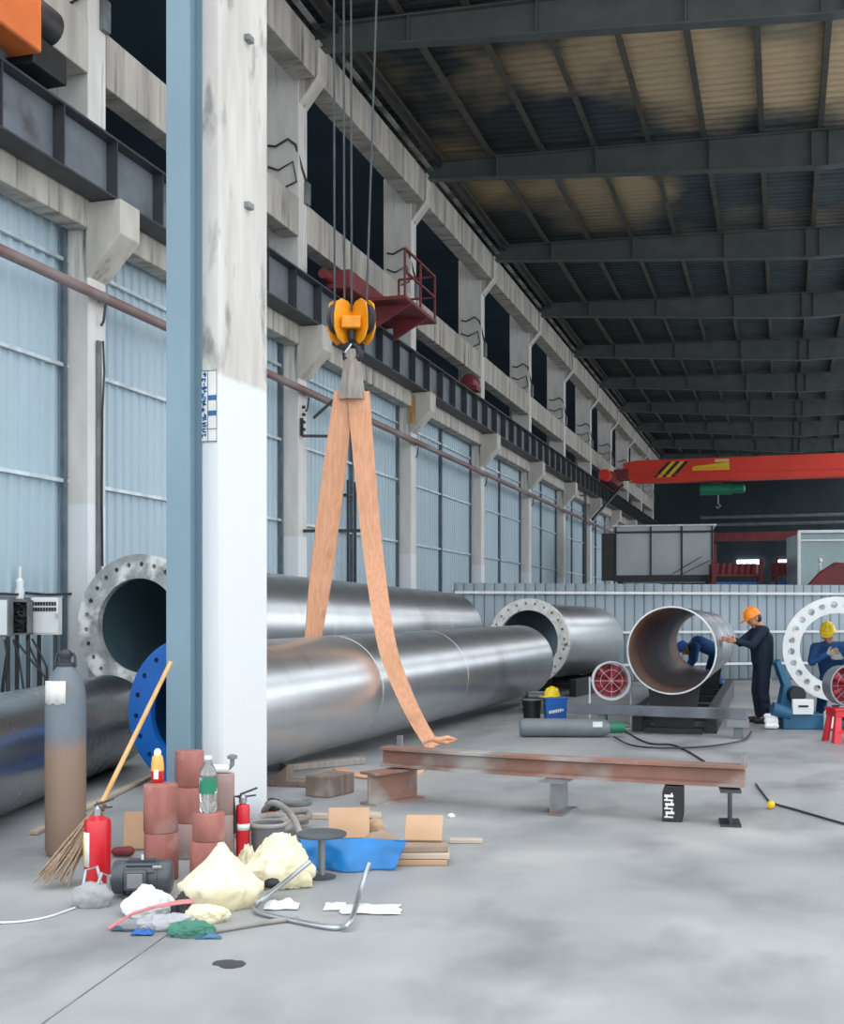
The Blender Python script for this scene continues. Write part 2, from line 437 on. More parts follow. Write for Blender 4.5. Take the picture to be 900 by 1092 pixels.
M['orange'] = mat('orange_block_paint', 'f0a018', 'dd8a10', .4, scale=3, c3='b56a12', s3=6, lo3=.62, hi3=.75)
M['craneorange'] = mat('orange_crane_paint', 'd9743a', 'c8652e', .5, scale=2)
M['cranered'] = mat('red_crane_paint', 'e23a25', 'd5321f', .45, scale=.7)
M['darkred'] = mat('dark_red_paint', '7d2c2f', '632427', .55, scale=3)
M['black'] = mat('black_paint', '17191b', '222427', .5)
M['yellow'] = mat('yellow_paint', 'e9c52b', 'dcb520', .5)
M['green'] = mat('green_hoist_paint', '1c7c5c', '166a4e', .5)
M['rope'] = mat('steel_wire_rope', '4e5659', '3d4447', .5, metal=.5)
M['sling'] = mat('orange_webbing', 'dba482', 'cd9472', .85, scale=6, stretch=(6, 6, .6), c3='b07f63', s3=3, lo3=.6, hi3=.8, bump=.2, bscale=30)
M['sleeve'] = mat('grey_sling_sleeve', '9d958c', '877f77', .9, scale=5, stretch=(4, 4, 1), bump=.3)
M['rust'] = mat('rusty_beam_steel', '94695a', '7d6157', .7, scale=3, c3='a3a09c', s3=1.8, lo3=.5, hi3=.68, bump=.15)
M['mildsteel'] = mat('grey_mild_steel', '8a8d8f', '777a7c', .5, metal=.4, scale=3, c3='84604e', s3=2, lo3=.58, hi3=.72)
M['white'] = mat('white_paint', 'e3e5e6', 'd4d7d8', .5)
M['label'] = mat('white_sticker', 'e8e8e4', 'd5d5d0', .5)
M['wood'] = mat('weathered_timber', '86736a', '6d5d55', .8, scale=3, stretch=(1, 6, 1), c3='a3978d', s3=2)
M['cast'] = mat('grey_cast_stand', '55595c', '45494c', .6)

# ------------------------------------------------------------------ foreground column with steel column beside
CYF = 7.78
pc = on_y(236, 700, CYF); X1 = pc.x
mc = thing('concrete_column', 'thick white painted concrete column rising out of the junk heap, notice sheet on it', 'column', (X1 - .22, CYF + .41, 0))
MB().box((0, 0, 6.2), (.44, .82, 12.4)).build('shaft', M['maincol'], mc, bevel=.03)
for z, y in ((6.2, 262), (4.85, 262)):
    pass
for yy in (42, 220):
    q = on_x(263, yy, X1)
    MB().box((q.x - mc.location.x + .02, q.y - mc.location.y, q.z), (.05, .09, .045)).build('steel_stub', M['mildsteel'], mc, bevel=.004)
sc_ = thing('steel_column', 'blue grey painted steel H column standing against the white concrete column', 'column', (X1 - .245, CYF - .10, 0))
MB().box((0, -.095, 6.2), (.185, .016, 12.4)).build('front_flange', M['bluesteel'], sc_)
MB().box((0, .095, 6.2), (.185, .016, 12.4)).build('back_flange', M['bluesteel'], sc_)
MB().box((.03, 0, 6.2), (.014, .174, 12.4)).build('web', M['bluesteel'], sc_)
# notice sheet on the column front
a = on_y(209, 396, CYF); b = on_y(232, 471, CYF)
nw, nh = abs(b.x - a.x), abs(a.z - b.z)
ns = thing('notice_sheet', 'blue and white printed notice sheet pasted on the white concrete column', 'notice', (a.x + nw / 2, CYF - .006, b.z))
MB().box((0, 0, nh / 2), (nw, .006, nh)).build('paper', M['label'], ns)
ink = mat('blue_print', '2d6da6', '2a5f92', .6); inkd = mat('dark_print', '3c4f60', None, .6)
fr = MB()
for zz in (.004, nh * .18, nh - .004): fr.box((0, -.004, zz), (nw, .002, .005))
for xx in (-nw / 2 + .003, nw * .08, nw / 2 - .003): fr.box((xx, -.004, nh / 2), (.004, .002, nh))
fr.build('printed_grid', inkd, ns)
bl = MB(); rr = random.Random(4)
for i in range(13):                       # big brush characters in two columns
    z0 = nh * (.05 + .07 * i)
    for cx_ in (-nw * .32, -nw * .1):
        for _ in range(4):
            if rr.random() < .5: bl.box((cx_ + rr.uniform(-.012, .012), -.0045, z0 + rr.uniform(0, .035)), (nw * rr.uniform(.1, .2), .003, .008))
            else: bl.box((cx_ + rr.uniform(-.02, .02), -.0045, z0 + rr.uniform(.005, .03)), (.008, .003, rr.uniform(.015, .035)))
for zz in (.40, .615): bl.box((nw * .28, -.0045, nh * zz), (nw * .36, .003, nh * .07))
bl.build('printed_characters', ink, ns)

# ------------------------------------------------------------------ pipes
def axis_quat(a, b):
    d = (b - a).normalized(); xx = d.cross(Vector((0, 0, 1))).normalized(); zz = xx.cross(d)
    return Matrix((xx, d, zz)).transposed().to_quaternion()
def shell(mb, ro, ri, y0, y1, n=96, seg=24):
    def rg(r, y): return [(r * math.cos(2 * PI * j / n), y, r * math.sin(2 * PI * j / n)) for j in range(n)]
    o = rg(ro, y0) + rg(ro, y1) + rg(ri, y0) + rg(ri, y1)
    for a, b, mi in ((0, 1, 0), (2, 3, 1), (0, 2, 2), (1, 3, 2)):
        mb.m = mi
        mb.add([o[a * n + j] for j in range(n)] + [o[b * n + j] for j in range(n)], [(j, (j + 1) % n, n + (j + 1) % n, n + j) for j in range(n)])
    mb.m = 0
def pipe(name, label, a, b, r, th, mats, flange=None, far=None, seams=(), group=None):
    a = Vector(a); b = Vector(b); L = (b - a).length
    t = thing(name, label, 'pipe', a, quat=axis_quat(a, b), group=group)
    mb = MB(); y0 = 0
    if flange: y0 = flange['t']
    shell(mb, r, r - th, y0, L - (far['t'] if far else 0)); mb.build('shell', mats, t, ang=30)
    if flange:
        f = ring_with_holes(MB(), flange['ri'], flange['ro'], 0, flange['t'], flange['n'], flange['rh'], rb=flange.get('rb'), phase=.07)
        f.build('flange', flange['m'], t, ang=30)
    if far:
        f = ring_with_holes(MB(), far['ri'], far['ro'], L - far['t'], L, far['n'], far['rh'], phase=.07)
        f.build('far_flange', far['m'], t, ang=30)
    for s in seams:
        MB().tube([((r) * math.cos(2 * PI * j / 64), s, (r) * math.sin(2 * PI * j / 64)) for j in range(64)], .004, 6, closed=True).build('weld_seam', M['shell'], t)
    return t
def saddle(label, p, r, rz, zc):
    """steel cradle carrying a pipe of radius r whose centre is at height zc."""
    t = thing('pipe_cradle', label, 'cradle', (p.x, p.y, 0), rz, group=None)
    base = zc - r
    n = 14; arc = [((r + .012) * math.sin(an), zc - (r + .012) * math.cos(an)) for an in [(-.62 + 1.24 * i / n) for i in range(n + 1)]]
    poly = arc + [(r * .45, .08), (-r * .45, .08)] if base > .12 else arc + [(r * .45, .06), (-r * .45, .06)]
    MB().prism(poly, -.05, .05).build('cradle_plate', M['black'], t)
    MB().box((0, 0, .04), (r * 1.3, .3, .08)).build('foot_plate', M['black'], t)
    return t
def mid(a, b, f): return Vector(a).lerp(Vector(b), f)
PIPES = []
# front pipe with the blue flange
A1 = cw((207 - 450) / FPX * 11, 11, .745); B1 = cw((553 - 450) / FPX * 21.6, 21.6, .79)
pipe('steel_pipe', 'long bright steel pipe with a blue flange, lying in the orange sling', A1, B1, .655, .03,
     [M['shell'], M['blueinside'], M['edge']], dict(ro=.725, ri=.475, t=.07, n=20, rh=.026, rb=.64, m=M['blueflange']), seams=(3.1, 6.3))
# pipe behind it with the chalk-white flange
A0 = cw((147 - 450) / FPX * 14.1, 14.1, 1.53); B0 = cw((476 - 450) / FPX * 25.0, 25.0, 1.30)
pipe('steel_pipe', 'large steel pipe along the wall, its chalk-smeared grey bolted flange beside the wall column', A0, B0, .80, .035,
     [M['shell'], M['inside'], M['edge']], dict(ro=.86, ri=.57, t=.09, n=26, rh=.03, rb=.74, m=M['flange']), seams=(4, 9.6))
# dark pipe
AL = cw(-3.72, 7.0, .5); BL = cw(-3.47, 12.9, .5)
pipe('steel_pipe', 'dark steel pipe on the floor running behind the upright gas cylinder', AL, BL, .5, .025, [M['shelldark'], M['inside'], M['edge']])
# pipe with the white flange in the middle
A2 = cw((563 - 450) / FPX * 23.2, 23.2, CAMZ - 32 * 23.2 / FPX); B2 = cw((690 - 450) / FPX * 31.6, 31.6, CAMZ - 21 * 31.6 / FPX - .2)
B2 = A2 + (B2 - A2).normalized() * 4.2
pipe('steel_pipe', 'steel pipe whose whitewashed flange shows behind the end of the bright pipe', A2, B2, .76, .03,
     [M['shell'], M['inside'], M['edge']], dict(ro=.85, ri=.62, t=.09, n=24, rh=.028, rb=.75, m=M['whiteflange']))
# open rusty pipe
A3 = cw((716 - 450) / FPX * 16, 16, CAMZ - 41.5 * 16 / FPX); B3 = cw((752.5 - 450) / FPX * 24.2, 24.2, CAMZ - 32 * 24.2 / FPX)
pipe('steel_pipe', 'open ended steel pipe with a rusty inside, worker in navy overalls leaning on it', A3, B3, .605, .022,
     [M['shelldark'], M['rustinside'], M['edge']], seams=(2.6, 5.2))
# white ring on the rotator
AR = cw((893 - 450) / FPX * 17, 17, CAMZ - 40 * 17 / FPX); dR = (B3 - A3).normalized(); BR = AR + Vector((dR.x, dR.y, 0)).normalized() * .5
pr = pipe('flanged_pipe_ring', 'short white bolted pipe ring held upright on the blue rotator', AR, BR, .68, .03,
     [M['whiteflange'], M['whiteflange'], M['edge']], dict(ro=.76, ri=.52, t=.08, n=12, rh=.05, rb=.64, m=M['white']))
nb_ = MB()
for k in range(12):
    an = .07 + 2 * PI * (k + .5) / 12
    nb_.lathe([(.05, -.02), (.05, .0)], 6, (.64 * math.cos(an), 0, .64 * math.sin(an)), Matrix.Rotation(PI / 2, 3, 'X'))
nb_.build('bolt_plates', M['edge'], pr)['kind'] = 'stuff'
# cradles under them
def cradle_for(A, B, r, f, label):
    p = mid(A, B, f); rz = -math.atan2((B - A).x, (B - A).y); return saddle(label, p, r, rz, p.z)
cradle_for(A0, B0, .80, .06, 'tall steel cradle under the chalk-smeared flange end')
cradle_for(A0, B0, .80, .75, 'tall steel cradle under the far end of the pipe along the wall')
cradle_for(A2, B2, .76, .06, 'steel cradle under the whitewashed flange')
cradle_for(A2, B2, .76, .77, 'steel cradle under the rear end of the white flanged pipe')
cradle_for(A3, B3, .605, .05, 'steel cradle under the open mouth of the rusty pipe')
cradle_for(A3, B3, .605, .9, 'steel cradle under the rear end of the rusty pipe')

# ------------------------------------------------------------------ orange crane with the hook
HK = px(375, 345, 14.5); CY = HK.y
oc = thing('overhead_crane', 'orange overhead crane whose end truck sits on the runway girder high over the hook', 'crane', (gx, 10.05, 7.95))
MB().box((.1, 0, .42), (.62, 2.9, .62)).build('end_truck', M['craneorange'], oc, bevel=.03)
for s in (-1, 1):
    MB().lathe([(.02, -.07), (.17, -.07), (.2, -.05), (.2, .03), (.17, .05), (.02, .05)], 24, (0, s * 1.2, .22), Matrix.Rotation(PI / 2, 3, 'Y')).build('wheel', M['darksteel'], oc)
MB().box((.1, 1.8, .22), (.36, .66, .36)).box((.1, 1.6, .52), (.3, .3, .3)).build('drive_carriage', M['black'], oc, bevel=.02)
GY = CY - 10.05
MB().box((7.0, GY, 2.75), (13.6, .8, 1.1)).box((.2, (GY + 1.2) / 2, 2.4), (.35, GY - 1.0, .4)).box((.2, 1.0, 1.65), (.35, .5, 1.9)).build('girder', M['craneorange'], oc, bevel=.02)
MB().lathe([(.01, 0), (.2, 0), (.22, .04), (.22, .4), (.15, .46), (.05, .5), (.01, .5)], 20, (.2, 1.46, .62), Matrix.Rotation(-PI / 2, 3, 'X')).build('drive_motor', M['black'], oc)
MB().tube([(.45, -.5, .75), (.6, -1.4, 1.0), (.5, -2.6, 1.6)], .03, 8).build('hand_rail', M['white'], oc)
MB().box((HK.x - gx, GY, 2.1), (1.1, 1.0, .2)).build('trolley', M['black'], oc, bevel=.03)

# hook block
hb = thing('hook_block', 'orange twin sheave crane hook block hanging on wire ropes', 'hook block', HK, TH)
def hp(x, y): return ((x - 375) / FPX * 13.4, 0, (345 - y) / FPX * 13.4)
for s, tilt in ((-1, .12), (1, -.12)):
    prof = []
    mb = MB()
    outline = [(-.09, .22), (-.03, .28), (.08, .30), (.17, .24), (.2, .1), (.2, -.08), (.14, -.2), (.04, -.26), (-.06, -.2), (-.1, -.05)]
    for off, lim in ((-.06 * s, .4), (.06 * s, .4)):
        mb.prism([(.06 - x, min(z, lim)) for x, z in outline], off - .012, off + .012, 'x')
    R = Matrix.Rotation(s * .75, 3, 'Z')
    mb.v = [R @ v + Vector((s * .155, 0, 0)) for v in mb.v]
    mb.build('cheek_plate', M['orange'], hb, bevel=.008)
    w_ = MB().lathe([(.04, -.04), (.16, -.04), (.19, -.04), (.15, -.012), (.15, .012), (.19, .04), (.16, .04), (.04, .04)], 32, (0, -.02, .05), Matrix.Rotation(PI / 2, 3, 'Y'))
    w_.v = [R @ v + Vector((s * .135, 0, 0)) for v in w_.v]
    w_.build('sheave', M['darksteel'], hb)
MB().box((0, -.08, -.01), (.24, .14, .15)).tube([(-.25, 0, .02), (.25, 0, .02)], .035, 12).build('cross_piece', M['orange'], hb, bevel=.015)
hk = [(0, -.05, -.07), (0, -.05, -.2), (.01, 0, -.24), (.07, 0, -.29), (.1, 0, -.36), (.07, 0, -.43), (0, 0, -.46), (-.08, 0, -.43), (-.1, 0, -.36)]
hko = MB().tube(hk, [.045, .045, .045, .05, .055, .055, .05, .04, .02], 12).build('hook', M['black'], hb)
MB().bar((.0, -.03, -.26), (-.08, -.03, -.37), .03, .02).build('safety_latch', M['edge'], hko)
for x0, x1 in ((-.235, -.22), (-.1, -.1), (.0, -.01), (.2, .33)):
    MB().tube([(x0 * .9, 0, .15), (x1, .0, 4.66)], .014, 6).build('wire_rope', M['rope'], hb)

# sling
def sp_(x, y, d): return px(x, y, d)
cxn = mid(A1, B1, .337)          # pipe centre under the hook
axd = (B1 - A1).normalized(); lat = axd.cross(Vector((0, 0, 1))).normalized()
r_ = .668
top = HK + Vector((0, 0, -.40))
sl = thing('lifting_sling', 'wide orange webbing sling looped from the crane hook around the bright pipe', 'sling', (0, 0, 0))
def onp(an, rr=r_): return cxn + lat * rr * math.cos(an) + Vector((0, 0, rr * math.sin(an)))
w1 = .34
t0_ = px(367, 418, 14.5); t1_ = onp(PI - .2)
lpts = [t0_, t0_.lerp(t1_, .3), t0_.lerp(t1_, .65), ] + [onp(PI - .2 + .15 * i) for i in range(11)]
cr = Vector((CT, ST, 0))
MB().strap(lpts, [cr, cr, (cr + axd), (axd)] + [axd] * 10, [w1 * .72, w1 * .85, w1 * .95, w1 * 1.1] + [w1 * 1.2] * 10, .014).build('webbing_leg', M['sling'], sl)
e1 = px(462, 797, 13.3)
def smooth(P, n=6):
    out = []
    for i in range(len(P) - 1):
        p0 = P[max(i - 1, 0)]; p1 = P[i]; p2 = P[i + 1]; p3 = P[min(i + 2, len(P) - 1)]
        for k in range(n):
            t = k / n; out.append(.5 * ((2 * p1) + (p2 - p0) * t + (2 * p0 - 5 * p1 + 4 * p2 - p3) * t * t + (3 * p1 - p0 - 3 * p2 + p3) * t ** 3))
    return out + [P[-1]]
rp = smooth([px(382, 418, 14.5), px(389, 500, 14.45), px(398, 590, 14.35), px(411, 680, 13.85), px(425, 725, 13.72), px(443, 765, 13.52), e1])
MB().strap(rp, [cr] * len(rp), [.28 - .12 * i / (len(rp) - 1) for i in range(len(rp))], .016).build('webbing_leg', M['sling'], sl)
tail = [e1 + Vector((0, 0, 0)), fl(455, 812, .06), fl(440, 824, .03), fl(415, 832, .015), fl(385, 828, .012), fl(360, 820, .012)]
MB().strap(tail, Vector((0, 0, 1)).cross(lat), .12, .014).build('webbing_tail', M['sling'], sl)
kn_ = px(463, 799, 10.62); kn_.z = .512; MB().tube([kn_ + cr * x + Vector((0, 0, z)) for x, z in ((-.1, .0), (-.03, .035), (.05, .02), (.12, .045), (.2, .03), (.12, .0), (.03, .012))], [.02, .028, .03, .024, .015, .024, .02], 8).build('webbing_knot', M['sling'], sl)
# grey sleeve gathered over the hook
q = hb
slv = MB()
sec = []
for i in range(9):
    f = i / 8
    sec.append((top + Vector((0, 0, .08 - .62 * f)), .06 + .10 * f ** .7, .05 + .05 * f))
vs = []; fs = []
n = 28
for c, a_, b_ in sec:
    for j in range(n):
        an = 2 * PI * j / n; wv = 1 + .08 * math.cos(7 * an)
        vs.append(c + Vector((CT, ST, 0)) * a_ * math.cos(an) * wv + Vector((-ST, CT, 0)) * b_ * math.sin(an) * wv)
for i in range(len(sec) - 1):
    for j in range(n): fs.append((i * n + j, i * n + (j + 1) % n, (i + 1) * n + (j + 1) % n, (i + 1) * n + j))
fs += [tuple(range(n - 1, -1, -1)), tuple(8 * n + j for j in range(n))]
slv.add(vs, fs); slv.build('sleeve', M['sleeve'], sl)

# red platform further along the runway
p0 = Vector((gx, 22.9, 7.95))
rp_ = thing('crane_end_truck', 'dark red crane end truck with a railed platform on the runway girder behind the hook', 'crane end truck', p0)
MB().box((.25, 0, .18), (.5, 3.4, .36)).build('truck_frame', M['darkred'], rp_, bevel=.02)
MB().box((.85, .4, .02), (.9, 2.2, .07)).prism([(.5, 0), (1.3, 0), (.5, -.45)], .9, .98).prism([(.5, 0), (1.3, 0), (.5, -.45)], -.3, -.22).build('platform', M['darkred'], rp_)
ra = MB()
for x, y in ((1.27, 1.45), (1.27, .4), (1.27, -.65), (.45, 1.45)): ra.bar((x, y, .05), (x, y, 1.0), .04, .04)
for z in (.55, 1.0): ra.bar((1.27, -.65, z), (1.27, 1.45, z), .04, .04).bar((.45, 1.45, z), (1.27, 1.45, z), .04, .04)
ra.build('railing', M['darkred'], rp_)
MB().tube([(.1, -1.7, .2), (.1, -2.1, .2)], .1, 14).build('buffer', M['darkred'], rp_)
# small red drive motor on the girder
q = on_x(508, 410, gx + .1)
tag(MB().lathe([(.02, 0), (.2, 0), (.22, .05), (.22, .5), (.16, .6), (.02, .62)], 16, (0, 0, 0), Matrix.Rotation(PI / 2, 3, 'X')).box((0, -.3, -.2), (.5, .5, .1)).build('travel_motor', M['darkred'], loc=(gx, q.y, 8.19)),
    'small red travel motor sitting on the runway girder beyond the orange hook', 'motor')

# red bridge crane far down the hall
CY2 = 58.9
rc = thing('bridge_crane', 'long bright red bridge crane spanning the far part of the hall', 'crane', (gx, CY2, 7.95))
MB().prism([(.9, .55), (1.5, .1), (13.5, .1), (13.5, 1.22), (1.5, 1.22), (.9, 1.1)], -.3, .3).build('girder', M['cranered'], rc, bevel=.01)
MB().box((7.4, -.33, .15), (12.4, .07, .08)).box((7.4, -.33, .48), (12.4, .05, .03)).build('girder_flange', M['cranered'], rc)
MB().box((.3, 0, .28), (.6, 4.2, .5)).box((.8, 0, .55), (.7, .9, .5)).build('end_truck', M['darkred'], rc, bevel=.02)
MB().tube([(.3, -2.1, .3), (.3, -2.6, .3)], .28, 14).build('buffer', M['cranered'], rc)
sb_ = MB()
for i in range(2): sb_.prism([(2.55 + i * .42, .35), (2.75 + i * .42, .35), (3.45 + i * .42, 1.1), (3.25 + i * .42, 1.1)], -.33, -.305)
sb_.build('hazard_stripe', M['yellow'], rc)
sb_ = MB()
for i in range(3): sb_.prism([(2.36 + i * .42, .35), (2.55 + i * .42, .35), (3.25 + i * .42, 1.1), (3.06 + i * .42, 1.1)], -.325, -.302)
sb_.build('black_stripe', M['black'], rc)
ypl = MB().prism([(4.25, .62), (6.0, .62), (6.0, .98), (4.4, .84), (4.25, .8)], -.33, -.3).build('yellow_plate', M['yellow'], rc)
rr = random.Random(2); mk = MB()
for i in range(16): mk.box((4.5 + i * .09, -.335, .72), (.05, .012, rr.uniform(.06, .12)))
mk.build('plate_print', M['orange'], ypl)
MB().box((5.65, -.32, 1.07), (.66, .03, .14)).build('number_plate', mat('pale_plate', 'd9c48a', None, .5), rc)
MB().bar((.9, -.5, .0), (.25, -6, -2.1), .1, .1).build('diagonal_arm', M['black'], rc)
hz = thing('electric_hoist', 'small green electric hoist hanging under the red bridge crane', 'hoist', (gx + 5.35, CY2, 7.95))
MB().tube([(-.75, -.0, -.3), (.75, 0, -.3)], .27, 16).build('drum', M['green'], hz)
MB().lathe([(.02, 0), (.19, 0), (.21, .06), (.21, .55), (.15, .62), (.02, .64)], 16, (.75, 0, -.3), Matrix.Rotation(PI / 2, 3, 'Y')).build('motor', M['green'], hz)
MB().box((0, 0, -.02), (.5, .4, .1)).build('trolley', M['darksteel'], hz)
MB().tube([(.1, 0, -.5), (.1, 0, -1.0)], .03, 6).tube([(.1, 0, -1.0), (.22, 0, -1.1), (.1, 0, -1.22), (0, 0, -1.12)], .04, 8).build('hook', M['mildsteel'], hz)

def skid(A, B, w, h, label):
    a = Vector((A.x, A.y, 0)); b = Vector((B.x, B.y, 0)); d = (b - a).normalized(); L = (b - a).length
    t = thing('steel_skid', label, 'skid', a, -math.atan2(d.x, d.y))
    for s_ in (-1, 1): MB().box((s_ * w / 2, L / 2, h / 2), (.14, L - .9, h)).build('runner', M['black'], t)
    for i in range(5): MB().box((0, .7 + (L - 1.4) * i / 4, h * .6), (w - .14, .12, h * .3)).build('cross_bar', M['black'], t)
skid(A2, B2, 1.55, .34, 'dark steel skid frame on the floor under the white flanged pipe')
skid(A3, B3, 1.02, .34, 'dark steel skid frame on the floor under the open rusty pipe')
# ------------------------------------------------------------------ fence and things at the far end
M['fence'] = mat('grey_blue_fence_sheet', '97a5ae', '87949d', .5, scale=.7, stretch=(1, 1, .3))
M['panel'] = mat('pale_cabin_panel', 'b9bdc0', 'a9aeb2', .5, scale=.8)
M['glass'] = mat('greenish_glass', '8fa5a8', '7d9599', .25, scale=.5)
M['cardboard'] = mat('cardboard', 'c39f80', 'b08d70', .85, scale=2)
M['paleboard'] = mat('pale_cardboard', 'c7b8a6', 'b3a391', .85, scale=2)
M['brick'] = mat('red_sandy_core', 'a56d64', '945c54', .9, scale=5, stretch=(2, 2, .5), c3='c0a199', s3=2.5, lo3=.5, hi3=.7, bump=.25, bscale=30)
M['brickgrey'] = mat('grey_red_core', '9f8681', '8d7570', .9, scale=5, c3='a39a96', s3=2.5, bump=.25, bscale=30)
M['redpaint'] = mat('red_cylinder_paint', 'd01f2c', 'c11a27', .3, coat=.3)
M['redplastic'] = mat('red_plastic', 'd8303c', 'cc2833', .35)
M['bluepaint'] = mat('blue_plastic', '1a62b4', '1656a2', .4)
M['rotblue'] = mat('worn_blue_machine_paint', '2b6587', '20506d', .5, scale=3, c3='15394f', s3=2)
M['tarp'] = mat('blue_tarpaulin', '1579be', '0f69a8', .35, scale=5)
M['cream'] = mat('cream_plastic_bag', 'ece3c6', 'ddd1ad', .5, scale=4, bump=.2, bscale=9)
M['rag'] = mat('white_rag', 'e6e6e6', 'cfcfd0', .7, scale=5)
M['rust2'] = mat('rusty_gas_cylinder', '6f7881', '626b74', .5, scale=3, c3='8b7765', s3=2, lo3=.55, hi3=.75)
zsplit(M['rust2'], .85, '8a7363', soft=.08, wob=.12)
M['gasgrey'] = mat('grey_gas_cylinder_paint', '757d82', '687075', .4, scale=3)
M['bamboo'] = mat('bamboo_pole', 'd9ac74', 'c8985f', .6, scale=3, stretch=(6, 6, .6))
M['straw'] = mat('broom_twigs', 'a58f78', '877463', .9, scale=8, stretch=(8, 8, .6))
M['hose'] = mat('grey_hose', '9c9894', '86827e', .7)
M['chrome'] = mat('bare_metal_tube', 'b4b9bd', '9ea3a7', .3, metal=.8)
M['motor'] = mat('grey_motor_paint', '4e5459', '43484c', .35)
M['cement'] = mat('cement_lump', 'a6a7a6', '8f9090', .9, scale=4, bump=.5, bscale=12)
M['navy'] = mat('navy_overall_cloth', '15263a', '112033', .85, scale=6, bump=.2)
M['bluecloth'] = mat('blue_work_cloth', '1d4f86', '174272', .85, scale=6, bump=.2)
M['skin'] = mat('skin', 'c48f74', 'b98268', .6)
M['helmetorange'] = mat('orange_helmet', 'f08a1a', 'e87f12', .3)
M['helmetyellow'] = mat('yellow_helmet', 'f0d21c', 'e8c814', .3)
M['glove'] = mat('grey_work_glove', 'a8a8a4', '94948f', .85)
M['plasticclear'] = mat('clear_bottle_plastic', 'e9f2f0', None, .08, trans=.85)
M['greenlabel'] = mat('green_bottle_label', '1f7a5c', 'd9e6de', .5, scale=9, lo=.55, hi=.58)

fa = cw((484 - 450) / FPX * 27.2, 27.2, 0); fb = cw((925 - 450) / FPX * 29.6, 29.6, 0)
fn = thing('corrugated_fence', 'grey blue corrugated sheet fence closing off the far end behind the pipes', 'fence', fa, math.atan2((fb - fa).y, (fb - fa).x))
FL = (fb - fa).length; H = 2.36
n = int(FL / .25); vs = []; fs = []
prof = []
for i in range(n): prof += [(i * .25, 0), (i * .25 + .205, 0), (i * .25 + .21, .04), (i * .25 + .242, .04), (i * .25 + .247, 0)]
prof.append((n * .25, 0))
for z in (.05, H): vs += [(x, y, z) for x, y in prof]
k = len(prof)
o = MB(); o.add(vs, [(i, i + 1, k + i + 1, k + i) for i in range(k - 1)])
o = o.build('sheet', M['fence'], fn, ang=15); sm = o.modifiers.new('t', 'SOLIDIFY'); sm.thickness = .012; sm.offset = 1
for z in (.42, 1.2, 2.14): MB().box((FL / 2, -.07, z), (FL, .05, .06)).build('rail', M['white'], fn)
for i in range(5): MB().box((FL * i / 4, .06, H / 2), (.07, .07, H)).build('post', M['girt'], fn)

# raised cabin by the far wall
c0 = px(656, 619, 46); c1 = px(751, 560, 45)
cb = thing('site_cabin', 'pale panelled cabin with dark frames raised above the fence near the wall', 'cabin', (c0.x, c0.y, 0), TH * .35)
cwid = 3.75; zb = c0.z - .05; zt = c1.z
MB().box((cwid / 2, 1.5, (zb + zt) / 2), (cwid, 3.0, zt - zb)).build('body', M['panel'], cb)
fr = MB()
for x in (.02, 1.37, 2.55, cwid - .05): fr.box((x, -.03, (zb + zt) / 2), (.07, .06, zt - zb))
fr.box((cwid / 2, -.03, zb + .12), (cwid + .1, .07, .26)).box((cwid / 2, -.03, zt - .22), (cwid, .06, .08))
fr.bar((2.2, -.04, zb + .3), (3.3, -.04, zb + .95), .04, .03).bar((2.5, -.04, zb + .25), (3.6, -.04, zb + .8), .04, .03)
fr.box((-.28, .4, (zb + zt) / 2 - .1), (.5, .8, zt - zb - .3))
fr.build('frame', M['black'], cb)
for x in (.2, cwid - .2):
    for y in (.2, 2.8): MB().box((x, y, zb / 2), (.2, .2, zb)).build('support_leg', M['darksteel'], cb)
MB().box((cwid / 2, 1.5, zt + .03), (cwid + .2, 3.2, .06)).build('roof_sheet', M['girt'], cb)

# red racks, back windows, glazed cabin
for i, (x0, x1, d) in enumerate(((760, 812, 44), (816, 852, 43))):
    a = px(x0, 625, d); b = px(x1, 625, d)
    rk = thing('storage_rack', ('dark red storage rack with blue shelf beside the pale cabin', 'dark red storage rack with blue shelf beside the greenish glazed cabin')[i], 'rack', (a.x + .35 * i, a.y, 0), TH * .6)
    L = (b - a).length
    for x in (.05, L - .05):
        for y in (0, .9): MB().box((x, y, 1.85), (.16 if (i == 0 and x < .1) or x > .1 and i == 0 else .1, .12, 3.7 if y == 0 else 3.3)).build('upright', M['darkred'], rk)
    MB().box((L / 2, .45, 2.65), (L, 1.0, .3)).build('shelf', M['bluepaint'], rk)
    MB().box((L / 2, .45, 3.05), (L, .9, .1)).build('upper_shelf', M['darkred'], rk)
    for j in range(7):
        r = random.Random(j + i * 9)
        MB().lathe([(.01, 0), (.14, 0), (.15, .3), (.1, .4), (.01, .4)], 10, (L * (j + .7) / 8, .2, 3.1)).build('red_drum', M['darkred'], rk)
for i, (x0, x1) in enumerate(((786, 813), (829, 848))):
    p0 = px(x0, 604, 92.0 / CT * .99); a = on_y(x0, 604.5, 92.0); b = on_y(x1, 597, 92.0)
    w_ = MB().box(((a.x + b.x) / 2, 91.95, (a.z + b.z) / 2), (b.x - a.x, .1, b.z - a.z)).build('window_%d' % (1 + i), M['lit']); struct(w_)
a = on_y(757, 573, 70); b = on_y(850, 573, 70)
tg = thing('red_girder', 'dark red steel girder on posts crossing the dim end of the hall', 'girder', (a.x, 70, 0))
MB().box(((b.x - a.x) / 2, 0, a.z), (b.x - a.x, .4, .5)).build('beam', M['darkred'], tg)
for x in (.2, b.x - a.x - .2): MB().box((x, 0, a.z / 2 - .2), (.3, .3, a.z - .4)).build('post', M['darkred'], tg)
a = on_y(747, 556, 80); b = on_y(930, 556, 80)
rl = thing('pipe_rack', 'thin grey pipes strung across the dim end of the hall above the red girder', 'pipe rack', (a.x, 80, 0))
for z in (-.25, .25): MB().tube([(0, 0, a.z + z), (b.x - a.x, 0, a.z + z)], .1, 8).build('pipe_run', M['steelgrey'], rl)
